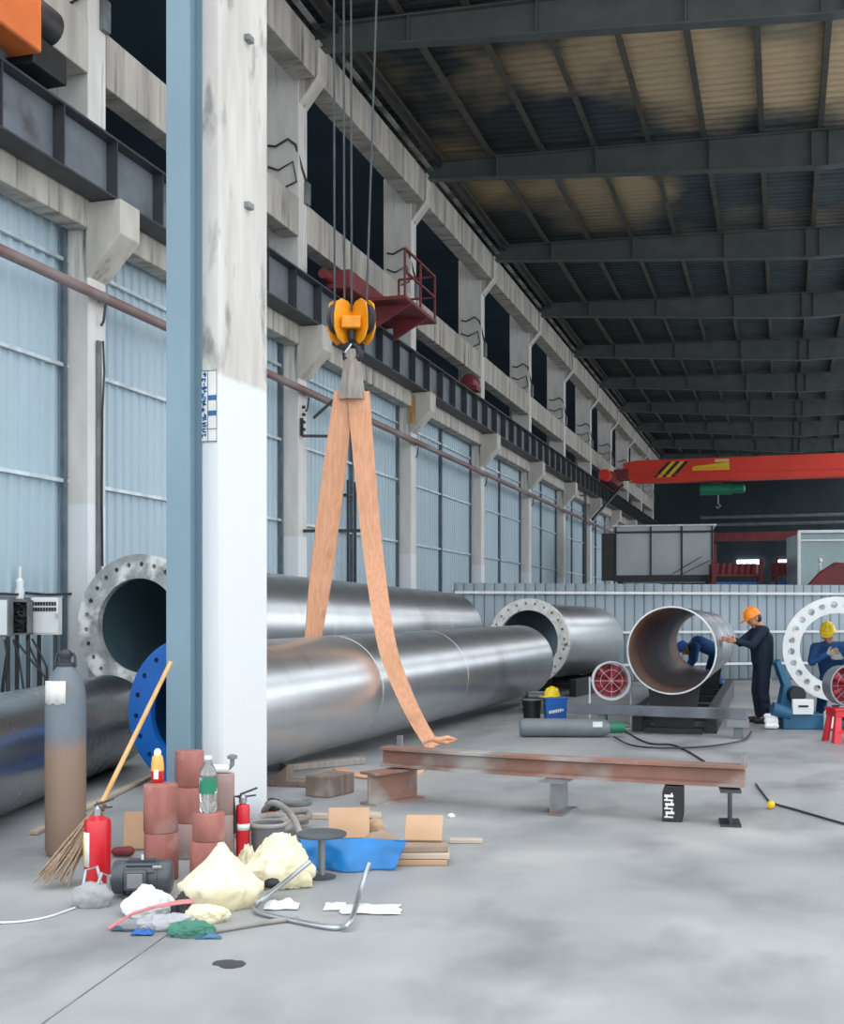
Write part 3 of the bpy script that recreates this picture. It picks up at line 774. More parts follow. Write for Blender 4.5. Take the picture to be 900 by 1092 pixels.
for x in (.1, b.x - a.x - .1): MB().box((x, .2, a.z / 2), (.2, .2, a.z + .6)).build('post', M['endwall'], rl)
a = px(851, 625, 40); 
gc = thing('glazed_cabin', 'greenish glazed cabin with a white frame behind the fence', 'cabin', (a.x, a.y, 0), TH * .6)
zt = CAMZ + (652 - 567) / FPX * 40
MB().box((1.5, 1.2, zt / 2), (2.9, 2.3, zt - .15)).build('glazing', M['glass'], gc)
MB().box((.03, 0, zt / 2), (.1, .12, zt)).box((1.5, 0, zt), (3.0, .12, .1)).box((1.5, 0, zt - .3), (3.0, .1, .06)).box((1.5, 0, .1), (3, .12, .2)).box((2.95, 0, zt / 2), (.1, .12, zt)).build('frame', M['white'], gc)
a = px(893, 618, 36)
dm = thing('dust_cover', 'dark red covered machine standing in front of the greenish cabin', 'machine', (a.x, a.y, 0))
MB().prism([(-.9, 0), (.9, 0), (.9, 2.6), (.4, 3.15), (-.1, 3.2), (-.55, 2.9), (-.9, 2.5)], -.4, .4).build('cover', M['darkred'], dm, bevel=.05)
MB().lathe([(.01, 0), (.06, 0), (.07, .12), (.03, .2), (.03, .3), (.07, .34), (.05, .42), (.01, .45)], 12, (-.5, 0, 2.9)).build('white_cap', M['white'], dm)
MB().box((0, 0, .05), (1.9, .9, .1)).build('plinth', M['darksteel'], dm)

# ladders on the wall
def ladder(p, z0, z1, label):
    t = thing('wall_ladder', label, 'ladder', (p.x, p.y, 0), 0, group='steel ladders by the side wall')
    for s in (-.22, .22): MB().box((0, s, (z0 + z1) / 2), (.05, .04, z1 - z0)).build('stile', M['darksteel'], t)
    z = z0 + .2
    while z < z1: MB().tube([(0, -.22, z), (0, .22, z)], .014, 6).build('rung', M['darksteel'], t); z += .32
    MB().box((-.12, 0, z0 + .5), (.24, .4, .03)).box((-.12, 0, z1 - .3), (.24, .4, .03)).build('wall_bracket', M['darksteel'], t)
q = on_x(375, 600, -8.85); ladder(q, 0, 4.5, 'dark steel ladder on the side wall seen between the legs of the orange sling')
q = on_x(624, 600, -8.15); ladder(q, 0, 7.0, 'dark steel ladder on the side wall below the end of the red bridge crane')
# bracket frame on the column
q = on_x(322, 440, WX + .03)
bf = thing('bracket_frame', 'dark steel bracket frame fixed on the wall column beside the sling', 'bracket', (WX, tk(1) - .38, 0))
z0 = on_x(322, 466, WX).z; z1 = on_x(322, 433, WX).z - .3
fb_ = MB().bar((.05, 0, z0), (.05, 0, z1 + .05), .05, .05).bar((.05, 0, z0), (.85, .3, z0), .05, .05).bar((.25, .08, z1 + .05), (1.0, .3, z1 + .75), .05, .05).bar((.85, .3, z0), (.95, .3, z1 + .7), .05, .05)
for i in range(4): fb_.box((.09, 0, z0 + .12 + i * .14), (.05, .07, .05))
fb_.build('frame', M['black'], bf)
q0 = on_x(295, 555, WX + .05); 
ab = thing('projecting_bar', 'thin dark steel arm sticking out of the wall column behind the sling', 'arm', (WX + .01, tk(1) - .2, q0.z - .1))
MB().bar((.0, 0, 0), (1.3, .3, 0), .05, .06).bar((1.1, .25, 0), (1.1, .25, .3), .05, .05).build('bar', M['black'], ab)

# electric boxes on stands before the wall
BX = -9.05
for i, (x0, x1, y0, y1, d) in enumerate(((-10, 9, 638, 679, 13.5), (11, 31, 640, 677, 13.8), (33, 62, 637, 677, 14.1))):
    a = px(x0, y1, d); b = px(x1, y0, d); m_ = (a + b) / 2
    lab = ('grey electric box by the blue wall cut by the edge of the view', 'open electric box full of black wires by the blue wall', 'pale closed electric cabinet with two rows of switches by the blue wall')[i]
    t = thing('electric_box', lab, 'electric box', (m_.x, m_.y, a.z), TH, group='electric boxes by the blue wall')
    W_ = (x1 - x0) / FPX * d; H_ = b.z - a.z
    MB().box((-W_ * .3, .1, -a.z / 2), (.04, .04, a.z)).build('stand_leg', M['darksteel'], t); MB().box((W_ * .3, .1, -a.z / 2), (.04, .04, a.z)).build('stand_leg', M['darksteel'], t)
    if i == 1:
        MB().box((0, .13, H_ / 2), (W_, .03, H_)).box((W_ / 2 - .01, .06, H_ / 2), (.02, .15, H_)).box((-W_ / 2 + .01, .06, H_ / 2), (.02, .15, H_)).box((0, .06, H_ - .01), (W_, .15, .02)).box((0, .06, .01), (W_, .15, .02)).build('casing', M['greybox'], t)
        wr = MB(); r = random.Random(3)
        for j in range(9):
            z = H_ * (j + .8) / 10
            wr.tube([(-W_ * .4, .08, z), (r.uniform(-.06, .08), .02, z + r.uniform(-.08, .1)), (W_ * .3, .06, z + r.uniform(-.05, .05)), (W_ * .3, .09, z - .1)], .014, 6)
        wr.box((-.03, .08, H_ * .25), (W_ * .6, .05, .1)).box((-.05, .08, H_ * .75), (W_ * .4, .05, .12)).build('wiring', M['black'], t)
    else:
        MB().box((0, .08, H_ / 2), (W_, .16, H_)).build('casing', M['white'] if i else M['greybox'], t, bevel=.006)
        dr_ = MB().box((0, -.006, H_ / 2), (W_ - .03, .012, H_ - .04)).build('door', M['white'], t, bevel=.004)
        if i == 2:
            for z in (.68, .83):
                sw = MB()
                for j in range(9): sw.box((-W_ * .4 + j * W_ * .1, -.014, H_ * z), (.026, .012, .045))
                sw.build('switch_row', M['black'], dr_)
            MB().box((W_ * .45, -.016, H_ * .5), (.03, .02, .06)).build('latch', M['chrome'], dr_)
for i, pts in enumerate((((5, 682), (8, 700), (4, 730)), ((10, 682), (6, 705), (2, 735)), ((14, 682), (20, 700), (25, 735)), ((16, 682), (30, 700), (48, 722)), ((28, 681), (36, 700), (44, 716)), ((34, 681), (42, 695), (50, 712)))):
    vs = [px(x, y, 13.55 + .1 * i) for k, (x, y) in enumerate(pts)]
    vs.append(Vector((vs[-1].x, vs[-1].y, .02)))
    tag(MB().tube(vs, .013, 6).build('power_cable', M['cable']), 'black power cable hanging from the electric boxes on the blue wall down to the floor', 'cable', 'cables below the electric boxes')
vs = [on_x(x, y, BX + .06) for x, y in ((-20, 632), (0, 633), (18, 634), (25, 632), (50, 634), (92, 633))]
wl = thing('wall_wire', 'black wire strung along the blue wall above the electric boxes', 'wire', vs[0])
MB().tube([v - vs[0] for v in vs], .016, 6).build('wire', M['cable'], wl)
q = on_x(21, 630, BX + .05) - vs[0]
MB().lathe([(.01, -.1), (.05, -.1), (.06, 0), (.04, .05), (.05, .12), (.02, .16), (.02, .3), (.01, .3)], 10, q).build('insulator', M['white'], wl)

# ------------------------------------------------------------------ beam bench in the middle
bl_ = px(410, 803, 10.65); br = px(795, 823, 9.35)
zT = .475
dirb = Vector((br.x - bl_.x, br.y - bl_.y, 0)); LB = dirb.length
bb = thing('beam_bench', 'long rust-brown steel channel beam resting on stub supports in the middle of the floor', 'beam', (bl_.x, bl_.y, zT - .17), math.atan2(dirb.y, dirb.x))
def sag(f): return -.012 * math.sin(PI * f)
sec = [(-.1, 0), (.1, 0), (.1, .17), (.075, .17), (.07, .055), (-.07, .055), (-.075, .17), (-.1, .17)]
sec = [(-.1, 0), (.1, 0), (.1, .022), (.035, .035), (.03, .13), (.1, .148), (.1, .17), (-.1, .17), (-.1, .148), (-.03, .13), (-.035, .035), (-.1, .022)]
vs = []; fs = []; ns_ = 14; ks = len(sec)
for i in range(ns_ + 1):
    for y, z in sec: vs.append((LB * i / ns_, y, z + sag(i / ns_)))
for i in range(ns_):
    for j in range(ks): fs.append((i * ks + j, i * ks + (j + 1) % ks, (i + 1) * ks + (j + 1) % ks, (i + 1) * ks + j))
fs += [tuple(range(ks)), tuple(ns_ * ks + j for j in range(ks))]
o = MB(); o.add(vs, fs); o.build('channel_beam', M['rust'], bb, ang=30)
MB().box((LB - .02, .06, .2), (.03, .16, .1)).build('end_plate', M['mildsteel'], bb)
MB().box((.1, .12, .19), (.05, .03, .14)).build('stop_plate', M['mildsteel'], bb)
hz_ = zT - .175
def hstub(label, x, rz, depth, m, off=0.0, w=.2):
    p = bb.matrix_basis @ Vector((x, off, 0)); t = thing('beam_support', label, 'support', (p.x, p.y, 0), rz, group='stub supports under the beam')
    h = hz_ - .012
    MB().box((0, 0, .01), (w, depth, .02)).build('bottom_flange', m, t)
    MB().box((0, 0, h - .01), (w, depth, .02)).build('top_flange', m, t)
    MB().box((0, 0, h / 2), (.018, depth, h - .04)).build('web', m, t)
    return t
rzb = bb.rotation_euler.z
hstub('rusty H beam offcut under the beam end by the sling tail', .14, TH - .75, .62, M['rust'], -.12)
hstub('grey H beam offcut under the middle of the rusty beam', 1.66, TH - .45, .42, M['mildsteel'], -.04)
hstub('short grey H beam offcut under the beam end away from the sling', LB - .12, TH - .2, .32, M['darksteel'], -.02, .16)
p = bb.matrix_basis @ Vector((2.63, -.03, 0))
bk = thing('beam_support', 'black block with grey markings standing under the rusty beam', 'support', (p.x, p.y, 0), TH - .25, 'stub supports under the beam')
MB().prism([(-.085, 0), (.07, 0), (.085, .06), (.085, hz_ - .012), (-.07, hz_ - .012), (-.085, hz_ - .06)], -.1, .1).build('block', M['black'], bk, bevel=.008)
r = random.Random(8); mk = MB()
for i in range(6): mk.box((-.03 + r.uniform(-.006, .006), -.102, .04 + i * .034), (.07, .006, .02 if i % 2 else .012)).box((-.05 + .04 * (i % 2), -.102, .055 + i * .034), (.012, .006, .02))
mk.build('painted_marks', M['label'], bk)

# second bench rail with the drum fan, lying cylinder, bucket
a = px(606, 757, 16.6); b = px(797, 762, 15.6); zR = .40
d2 = Vector((b.x - a.x, b.y - a.y, 0)); L2 = d2.length
r2 = thing('rail_bench', 'grey steel rail bench with legs in front of the open rusty pipe', 'bench', (a.x, a.y, 0), math.atan2(d2.y, d2.x))
MB().box((L2 / 2, 0, zR - .07), (L2, .16, .14)).build('rail', M['steelgrey'], r2, bevel=.006)
for x in (.5, L2 - .12):
    MB().box((x, 0, (zR - .14) / 2), (.11, .12, zR - .14)).build('leg', M['steelgrey'], r2)
MB().box((L2 - .12, 0, zR - .19), (.26, .2, .1)).build('foot_bracket', M['mildsteel'], r2)

def gas_profile(r, L):
    return [(.01, 0), (r * .8, 0), (r, .04), (r, L - r * 1.5), (r * .92, L - r * .9), (r * .7, L - r * .4), (r * .4, L - r * .1), (r * .22, L)]
q = fl(600, 786)
lc = thing('gas_cylinder', 'light grey gas cylinder lying on the floor below the blue bucket', 'gas cylinder', (q.x, q.y, .128), TH - .02)
Rz = Matrix.Rotation(PI / 2, 3, 'Y')
MB().lathe(gas_profile(.125, 1.25), 32, (-.58, 0, 0), Rz).build('body', M['gasgrey'], lc)
MB().lathe([(.05, 0), (.075, 0), (.075, .16), (.05, .2)], 16, (.64, 0, 0), Rz).build('valve_cap', M['green'], lc)
MB().prism([(.39, .02), (.52, .02), (.52, .09), (.39, .09)], -.128, -.10).build('sticker', M['label'], lc)
q = fl(592, 769)
bu = thing('bucket', 'square blue plastic bucket standing behind the lying grey cylinder', 'bucket', (q.x, q.y, 0), TH)
mb = MB()
o_ = [(-.17, -.15), (.17, -.15), (.17, .15), (-.17, .15)]
def fru(s0, s1, z0, z1): return [(x * s0, y * s0, z0) for x, y in o_] + [(x * s1, y * s1, z1) for x, y in o_]
mb.add(fru(.9, 1.03, 0, .36), [(3, 2, 1, 0), (0, 1, 5, 4), (1, 2, 6, 5), (2, 3, 7, 6), (3, 0, 4, 7), (4, 5, 6, 7)])
mb.build('body', M['bluepaint'], bu, bevel=.02)
MB().box((0, 0, .362), (.37, .33, .025)).build('rim', M['bluepaint'], bu, bevel=.008)
mk = MB(); r = random.Random(5)
for i in range(7): mk.box((-.1 + i * .033, -.151, .15 + i * .006), (.024, .012, r.uniform(.03, .05)))
mk.build('white_lettering', M['label'], bu)
MB().tube([(-.18, -.1, .34), (-.19, -.16, .25), (0, -.2, .2), (.19, -.16, .25), (.18, -.1, .34)][:2] + [(-.19, -.12, .24)], .008, 6).build('handle', M['black'], bu)
q = q + Vector((0, 0, .376))
def helmet(label, loc, rz, m, name='safety_helmet', parent=None):
    if parent is None: t = thing(name, label, 'helmet', loc, rz)
    else: t = None
    mb = MB().lathe([(.135, 0), (.14, .012), (.128, .03), (.122, .07), (.1, .115), (.06, .145), (.01, .155)], 24)
    for v in mb.v: v.y *= .85
    rd = MB().tube([(-.125, 0, .055), (-.1, 0, .12), (0, 0, .158), (.1, 0, .12), (.125, 0, .055)], .014, 8)
    br_ = MB().prism([(-.115, -.09), (-.2, -.06), (-.215, 0), (-.2, .06), (-.115, .09)], .0, .014, 'z')
    if t is not None:
        mb.build('shell', m, t); rd.build('ridge', m, t); br_.build('brim', m, t); return t
    return mb, rd, br_
helmet('yellow safety helmet lying on top of the blue bucket', q + Vector((-.05, 0, 0)), TH + .5, M['helmetyellow'])
q = fl(572, 767)
b2 = thing('bucket', 'dark bucket with a pale rim half hidden behind the blue bucket', 'bucket', q + Vector((-.13 * CT + .2 * ST, -.13 * ST - .0 * CT, 0)), TH)
MB().lathe([(.01, 0), (.13, 0), (.155, .3), (.165, .31), (.165, .34), (.15, .34), (.12, .02), (.01, .02)], 24).build('body', M['black'], b2)
MB().lathe([(.16, .3), (.172, .31), (.172, .335), (.16, .34), (.16, .3)], 24).build('rim', M['greybox'], b2)

def drum_fan(label, p, rz, m_in, m_rim, r=.265):
    t = thing('drum_fan', label, 'fan', p, rz)
    mb = MB(); Rx = Matrix.Rotation(PI / 2, 3, 'X')
    mb.lathe([(r, -.03), (r + .02, -.02), (r + .02, .02), (r, .02), (r - .015, .0), (r - .015, -.2), (r, -.2), (r, -.03)], 40, (0, 0, 0), Rx).build('drum', m_rim, t)
    gr = MB()
    for rr_ in (.16,): gr.tube([(rr_ * math.cos(2 * PI * j / 32), -.01, rr_ * math.sin(2 * PI * j / 32)) for j in range(32)], .003, 5, closed=True)
    for j in range(8):
        an = 2 * PI * j / 8; gr.tube([(0, -.012, 0), ((r - .005) * math.cos(an), -.005, (r - .005) * math.sin(an))], .003, 5)
    gr.build('grille', m_rim, t)
    for j in range(5):
        an = 2 * PI * j / 5; mb = MB()
        pts = []
        for f in (.12, .4, .7, .95):
            for w_ in (-.32, .32): pts.append((r * .92 * f * math.cos(an + w_), .05 + w_ * .12, r * .92 * f * math.sin(an + w_)))
        mb.add(pts, [(0, 1, 3, 2), (2, 3, 5, 4), (4, 5, 7, 6)])
        o = mb.build('blade', m_in, t, fix=False); so = o.modifiers.new('t', 'SOLIDIFY'); so.thickness = .006
    MB().lathe([(.01, -.03), (.05, -.02), (.055, .04), (.01, .05)], 20, (0, .05, 0), Rx).build('hub', m_in, t)
    MB().lathe([(r - .03, 0), (r - .03, .012), (.01, .012), (.01, 0)], 32, (0, .19, 0), Rx).build('back_plate', m_in, t)
    return t
q = px(652, 726, 17.0)
M['fanred'] = mat('red_fan_paint', 'b83a48', 'a8303e', .5)
df = drum_fan('red bladed drum fan with a white rim on a wire stand by the open pipe', q, TH, M['fanred'], M['white'])
fs_ = MB()
zf = q.z
for s in (-1, 1): fs_.tube([(s * .3, .1, .05), (s * .3, .1, -zf + .014)], .014, 8)
fs_.tube([(-.3, .1, -zf + .014), (-.3, -.2, -zf + .014), (.25, -.2, -zf + .014)], .014, 8).tube([(.3, .1, -zf + .014), (.3, .35, -zf + .014), (-.3, .35, -zf + .014)], .014, 8).tube([(-.3, .1, .0), (-.26, .1, 0)], .02, 8).tube([(.3, .1, .0), (.26, .1, 0)], .02, 8)
fs_.build('stand', M['white'], df)

# stool and its fan
q = fl(897, 792)
stl = thing('plastic_stool', 'red plastic stool with cut-out sides under the grey drum fan', 'stool', q + Vector((.03, .1, 0)), TH + .05)
mb = MB(); a_, b_, hS = .21, .155, .45
for sx in (-1, 1):
    for sy in (-1, 1):
        p0 = [(sx * a_, sy * a_), (sx * (a_ - .1), sy * a_), (sx * (a_ - .1), sy * (a_ - .03)), (sx * (a_ - .03), sy * (a_ - .03)), (sx * (a_ - .03), sy * (a_ - .1)), (sx * a_, sy * (a_ - .1))]
        k_ = b_ / a_
        vs = [(x, y, 0) for x, y in p0] + [(x * k_, y * k_, hS - .09) for x, y in p0]
        MBl = MB(); MBl.add(vs, [tuple(range(6)), tuple(range(11, 5, -1))] + [(i, (i + 1) % 6, (i + 1) % 6 + 6, i + 6) for i in range(6)])
        MBl.build('leg', M['redplastic'], stl, bevel=.006)
MB().box((0, 0, hS - .02), (.36, .36, .04)).box((0, -.158, hS - .07), (.335, .018, .09)).box((0, .158, hS - .07), (.335, .018, .09)).box((.158, 0, hS - .07), (.018, .335, .09)).box((-.158, 0, hS - .07), (.018, .335, .09)).build('seat', M['redplastic'], stl, bevel=.01)
MB().box((0, -.185, .14), (.3, .014, .035)).box((0, .185, .14), (.3, .014, .035)).build('apron', M['redplastic'], stl)
M['fangrey'] = mat('grey_fan_rim', '8f979b', '7f878b', .35, metal=.4)
f2 = drum_fan('grey rimmed drum fan with a red centre, on the red stool', stl.location + Vector((0.06, .0, hS + .285)), TH + .25, M['fanred'], M['fangrey'], .255)
MB().tube([(-.17, .1, -.27), (.17, .1, -.27)], .014, 8).tube([(-.17, -.05, -.27), (.17, -.05, -.27)], .014, 8).build('foot', M['fangrey'], f2)

# rotator under the white ring
q = fl(852, 780)
ro = thing('pipe_rotator', 'worn blue pipe rotator machine carrying the white bolted ring', 'machine', (AR.x, AR.y, 0), TH)
zc = AR.z; pb = zc - .76
MB().box((-.52, .2, .11), (.62, .7, .22)).box((.42, .2, .11), (.6, .7, .22)).box((0, .2, .06), (1.3, .5, .1)).build('base', M['rotblue'], ro, bevel=.015)
for s in (-1, 1):
    MB().prism([(s * .3, .2), (s * .82, .2), (s * .74, .62), (s * .86, .95), (s * .8, 1.0), (s * .62, .62), (s * .45, .42)], .1, .3).build('upright', M['rotblue'], ro, bevel=.01)
    an = .72
    cx_, cz_ = s * (.76 + .125) * math.sin(an), zc - (.76 + .125) * math.cos(an)
    MB().lathe([(.02, -.1), (.115, -.1), (.125, -.08), (.125, .08), (.115, .1), (.02, .1)], 28, (cx_, .06, cz_), Matrix.Rotation(PI / 2, 3, 'X')).build('roller', M['black'], ro)
    MB().box((cx_, .2, (cz_ + .2) / 2), (.12, .1, cz_ - .1)).build('roller_post', M['rotblue'], ro)
MB().box((-.56, -.17, .33), (.3, .06, .22)).build('control_box', M['white'], ro, bevel=.008)
MB().box((-.56, -.204, .34), (.14, .01, .03)).build('label_mark', M['black'], ro)
MB().tube([(-.72, -.1, .22), (-.98, -.1, .3)], .1, 14).build('drive_motor', M['rotblue'], ro)
MB().lathe([(.01, 0), (.08, 0), (.08, .26), (.05, .3), (.01, .3)], 16, (-.22, -.3, 0)).build('oil_can', M['label'], ro)
# shoes-like white bundle near the worker
for i, (x, y, w_, lab) in enumerate(((823, 770, .3, 'white folded glove bundle on the floor beside the navy overalled worker'),)):
    q = fl(x, y + 8)
    MB_ = MB()
    for k in range(3): MB_.cone((-.07, .02 * k, .05 + .07 * k), (.06, .02 * k, .05 + .07 * k), .04, .045)
    o = MB_.melt('glove_bundle', M['rag'], vox=.012, loc=q); o.rotation_euler = (0, 0, TH); tag(o, lab, 'gloves')

# cables
def cable(label, pts, r=.012, m=None, z=.013, name='floor_cable'):
    vs = [fl(x, y, z) for x, y in pts]
    out = []
    for i in range(len(vs) - 1):                         # smooth the run
        p0 = vs[max(i - 1, 0)]; p1 = vs[i]; p2 = vs[i + 1]; p3 = vs[min(i + 2, len(vs) - 1)]
        for k in range(6):
            t = k / 6
            out.append(.5 * ((2 * p1) + (p2 - p0) * t + (2 * p0 - 5 * p1 + 4 * p2 - p3) * t * t + (3 * p1 - p0 - 3 * p2 + p3) * t ** 3))
    out.append(vs[-1])
    return tag(MB().tube(out, r, 8).build(name, m or M['cable']), label, 'cable')
cable('black cable running from the lying cylinder valve toward the far end of the beam', [(664, 778), (690, 792), (720, 795), (751, 812)])
cable('black cable curving under the grey rail bench', [(655, 786), (680, 796), (740, 797), (790, 790), (801, 780)], z=.03)
pg = cable('black cable with the yellow plug trailing past the red stool', [(806, 836), (815, 848), (823, 856), (850, 864), (905, 880)], r=.010)
q = fl(822, 858, .035)
MB().lathe([(.01, -.05), (.032, -.04), (.036, .0), (.03, .05), (.012, .06)], 14, q, Matrix.Rotation(PI / 2, 3, 'X')).build('plug', M['yellow'], pg)
cable('thin pale wire on the floor near the cement lump', [(-10, 984), (20, 983), (50, 978), (80, 968)], r=.006, m=M['rag'], z=.008, name='pale_wire')
# ------------------------------------------------------------------ things around the column
q = fl(70, 911)
gc1 = thing('gas_cylinder', 'tall rusty grey gas cylinder standing upright near the dark pipe', 'gas cylinder', q, TH)
MB().lathe([(.01, 0), (.12, 0), (.138, .03), (.14, .3), (.14, 1.09), (.132, 1.165), (.105, 1.25), (.07, 1.3), (.055, 1.32)], 40).build('body', M['rust2'], gc1)
MB().lathe([(.06, 1.30), (.062, 1.34), (.05, 1.345), (.035, 1.35), (.035, 1.37), (.045, 1.385), (.045, 1.41), (.03, 1.43), (.01, 1.435)], 20).build('valve', M['darksteel'], gc1)
MB().tube([(-.07, 0, 1.31), (-.065, 0, 1.38), (-.05, 0, 1.41)], .012, 6).tube([(.07, 0, 1.31), (.065, 0, 1.38), (.05, 0, 1.41)], .012, 6).build('valve_guard', M['darksteel'], gc1)
lb = MB(); vs = []; fs = []
for i in range(9):
    an = -PI / 2 - .95 + 1.25 * i / 8
    for z in (1.06 + .008 * math.sin(i * 2), 1.22): vs.append((.1425 * math.cos(an), .1425 * math.sin(an), z - (0 if z < 1.2 else .0)))
for i in range(8): fs.append((2 * i, 2 * i + 2, 2 * i + 3, 2 * i + 1))
lb.add(vs, fs); o = lb.build('paper_label', M['label'], gc1, fix=False); so = o.modifiers.new('t', 'SOLIDIFY'); so.thickness = .003; so.offset = 0

def extinguisher(label, q, r, h, rz, band=False):
    t = thing('fire_extinguisher', label, 'fire extinguisher', q, rz)
    MB().lathe([(.01, 0), (r * .9, 0), (r, .02), (r, h - r * .6), (r * .93, h - r * .3), (r * .7, h - .02), (r * .35, h)], 32).build('body', M['redpaint'], t)
    MB().lathe([(.02, h), (.028, h), (.028, h + .04), (.018, h + .05), (.01, h + .06)], 14).build('valve', M['chrome'], t)
    MB().bar((-.02, 0, h + .06), (.1, 0, h + .1), .02, .012).bar((-.02, 0, h + .04), (.09, 0, h + .05), .02, .01).build('lever', M['darksteel'], t)
    if band: MB().tube([(-.02, 0, h + .045), (-.07, -.02, h + .05), (-r - .015, -.03, h - .06), (-r - .015, -.03, h * .45)], .011, 8).build('hose', M['black'], t)
    vs = []; fs = []; lb = MB()
    a0, a1 = (-PI / 2 - 1.1, -PI / 2 - .35) if not band else (-PI / 2 - 1.2, -PI / 2 + 1.2)
    z0, z1 = (h * .3, h * .78) if not band else (h * .5, h * .62)
    for i in range(9):
        an = a0 + (a1 - a0) * i / 8
        for z in (z0, z1): vs.append(((r + .0015) * math.cos(an), (r + .0015) * math.sin(an), z))
    for i in range(8): fs.append((2 * i, 2 * i + 2, 2 * i + 3, 2 * i + 1))
    lb.add(vs, fs); o = lb.build('label_panel', M['label'], t, fix=False); so = o.modifiers.new('t', 'SOLIDIFY'); so.thickness = .002; so.offset = 0
    if not band:
        vs = []; fs = []; lb = MB()
        for i in range(5):
            an = -PI / 2 - 1.25 + .35 * i / 4
            for z in (h * .28, h * .72): vs.append(((r + .003) * math.cos(an), (r + .003) * math.sin(an), z))
        for i in range(4): fs.append((2 * i, 2 * i + 2, 2 * i + 3, 2 * i + 1))
        lb.add(vs, fs); o = lb.build('yellow_strip', M['yellow'], t, fix=False); so = o.modifiers.new('t', 'SOLIDIFY'); so.thickness = .002; so.offset = 0
    return t
extinguisher('red fire extinguisher with white and yellow label beside the broom', fl(104, 945), .082, .44, TH)
extinguisher('narrow red fire extinguisher with a white band between the cores and the column', fl(259, 913), .048, .37, TH + .3, band=True)

# cement lump with a wire handle
def lump(name, label, cat, q, size, m, seed, amp=.18, freq=3, rz=None, group=None, pinch=None, sub=5, tilt=0, folds=0):
    bm = bmesh.new(); bmesh.ops.create_icosphere(bm, subdivisions=sub, radius=1)
    off = Vector((seed * 7.3, seed * 3.1, seed * 1.7))
    for v in bm.verts:
        d = v.co.normalized()
        f = 1 + amp * noise.noise(d * freq + off) + amp * .5 * abs(noise.noise(d * freq * 2.3 + off * 2)) + amp * .22 * noise.noise(d * freq * 5 + off)
        if folds:
            az = math.atan2(d.y, d.x); f += folds * (abs(math.sin(az * 4.5 + 1.5 * noise.noise(d * 2 + off))) - .5) * (1 - abs(d.z)) + folds * .3 * abs(noise.noise(d * 5 + off))
        co_ = d * f
        if pinch and co_.z > 0:                       # gathered upward into a peak
            s = 1 - pinch * min(1, co_.z) ** .8; co_.x *= s; co_.y *= s
            co_.x += tilt * max(0, co_.z) ** 1.5
        v.co = Vector((co_.x * size[0], co_.y * size[1], max(co_.z, -.55) * size[2]))
    zmin = min(v.co.z for v in bm.verts)
    for v in bm.verts: v.co.z -= zmin
    me = bpy.data.meshes.new(name); bm.to_mesh(me); bm.free(); me.materials.append(m)
    me.polygons.foreach_set('use_smooth', [True] * len(me.polygons))
    o = bpy.data.objects.new(name, me); COL.objects.link(o); o.location = q; o.rotation_euler = (0, 0, TH if rz is None else rz)
    return tag(o, label, cat, group)
cl = lump('cement_block', 'grey round cement lump with wire loops in front of the red extinguisher', 'cement lump', fl(98, 966), (.115, .08, .09), M['cement'], 3, .1, 2.5)
MB().tube([(-.05, 0, .11), (-.04, .02, .2), (.02, .03, .22), (.05, .02, .12)], .01, 8).tube([(.03, -.02, .1), (.06, 0, .19), (.09, .02, .17), (.09, .02, .08)], .01, 8).build('wire_loop', M['chrome'], cl)

# broom leaning on the steel column
b0 = fl(52, 946, .02); b1 = fl(104, 868, 0); b1 = px(104, 866, 7.55); b2 = px(182, 706, 8.12)
br_ = thing('broom', 'straw broom with a bamboo handle leaning on the blue grey column', 'broom', (0, 0, 0))
MB().tube([b1 - (b2 - b1).normalized() * .12, b1, b2], [.016, .017, .015], 12).build('handle', M['bamboo'], br_)
vs = MB(); r = random.Random(11)
ax = (b0 - b1)
side = Vector((CT, ST, 0)); up = Vector((0, 0, 1))
for i in range(46):
    e = b0 + side * r.uniform(-.10, .12) + Vector((-ST, CT, 0)) * r.uniform(-.07, .07) - ax.normalized() * r.uniform(0, .1)
    e.z = max(.012, e.z + r.uniform(0, .04))
    s_ = b1 + Vector((r.uniform(-.02, .02), r.uniform(-.02, .02), r.uniform(-.02, .05)))
    m_ = s_.lerp(e, .5) + Vector((r.uniform(-.02, .02), r.uniform(-.02, .02), -.01 + r.uniform(-.015, .02)))
    vs.tube([s_, m_, e], [.008, .009, .004], 5)
vs.build('bristles', M['straw'], br_)['kind'] = 'stuff'
bn = MB()
dd = (b2 - b1).normalized()
for k in range(3): bn.tube([b1 + dd * (.0 + .03 * k) + (dd.orthogonal().normalized() * math.cos(a) + dd.cross(dd.orthogonal().normalized()) * math.sin(a)) * .03 for a in [2 * PI * j / 14 for j in range(14)]], .009, 6, closed=True)
bn.build('binding', M['straw'], br_)

# stacked core cylinders
def core(x, y, r, z, h, m, label, dx=0, rz=0):
    q = fl(x, y); q = q + Vector((dx * CT, dx * ST, z))
    o = MB().lathe([(.01, 0), (r - .006, 0), (r, .006), (r, h - .006), (r - .006, h), (.01, h)], 36).build('core_cylinder', m, ang=50, loc=q)
    o.rotation_euler = (0, 0, rz)
    return tag(o, label, 'core cylinder', 'stacked red core cylinders by the column')
core(172, 937, .108, 0, .30, M['brick'], 'lower red core cylinder of the stack topped by the small yellow and red bottle')
core(171, 937, .108, .301, .30, M['brick'], 'upper red core cylinder directly under the small yellow and red bottle', .002, 1)
for i in range(3):
    core(201, 914, .098, .246 * i, .245, M['brickgrey'] if i == 0 else M['brick'], '%s red core cylinder of the tallest stack, against the steel column' % ('lowest', 'middle', 'topmost')[i], .003 * i, i * 1.3)
core(221, 941, .108, 0, .265, M['brick'], 'lower red core cylinder of the short stack holding the water bottle')
core(222, 941, .100, .266, .175, M['brick'], 'upper red core cylinder directly under the water bottle', .002, 2)
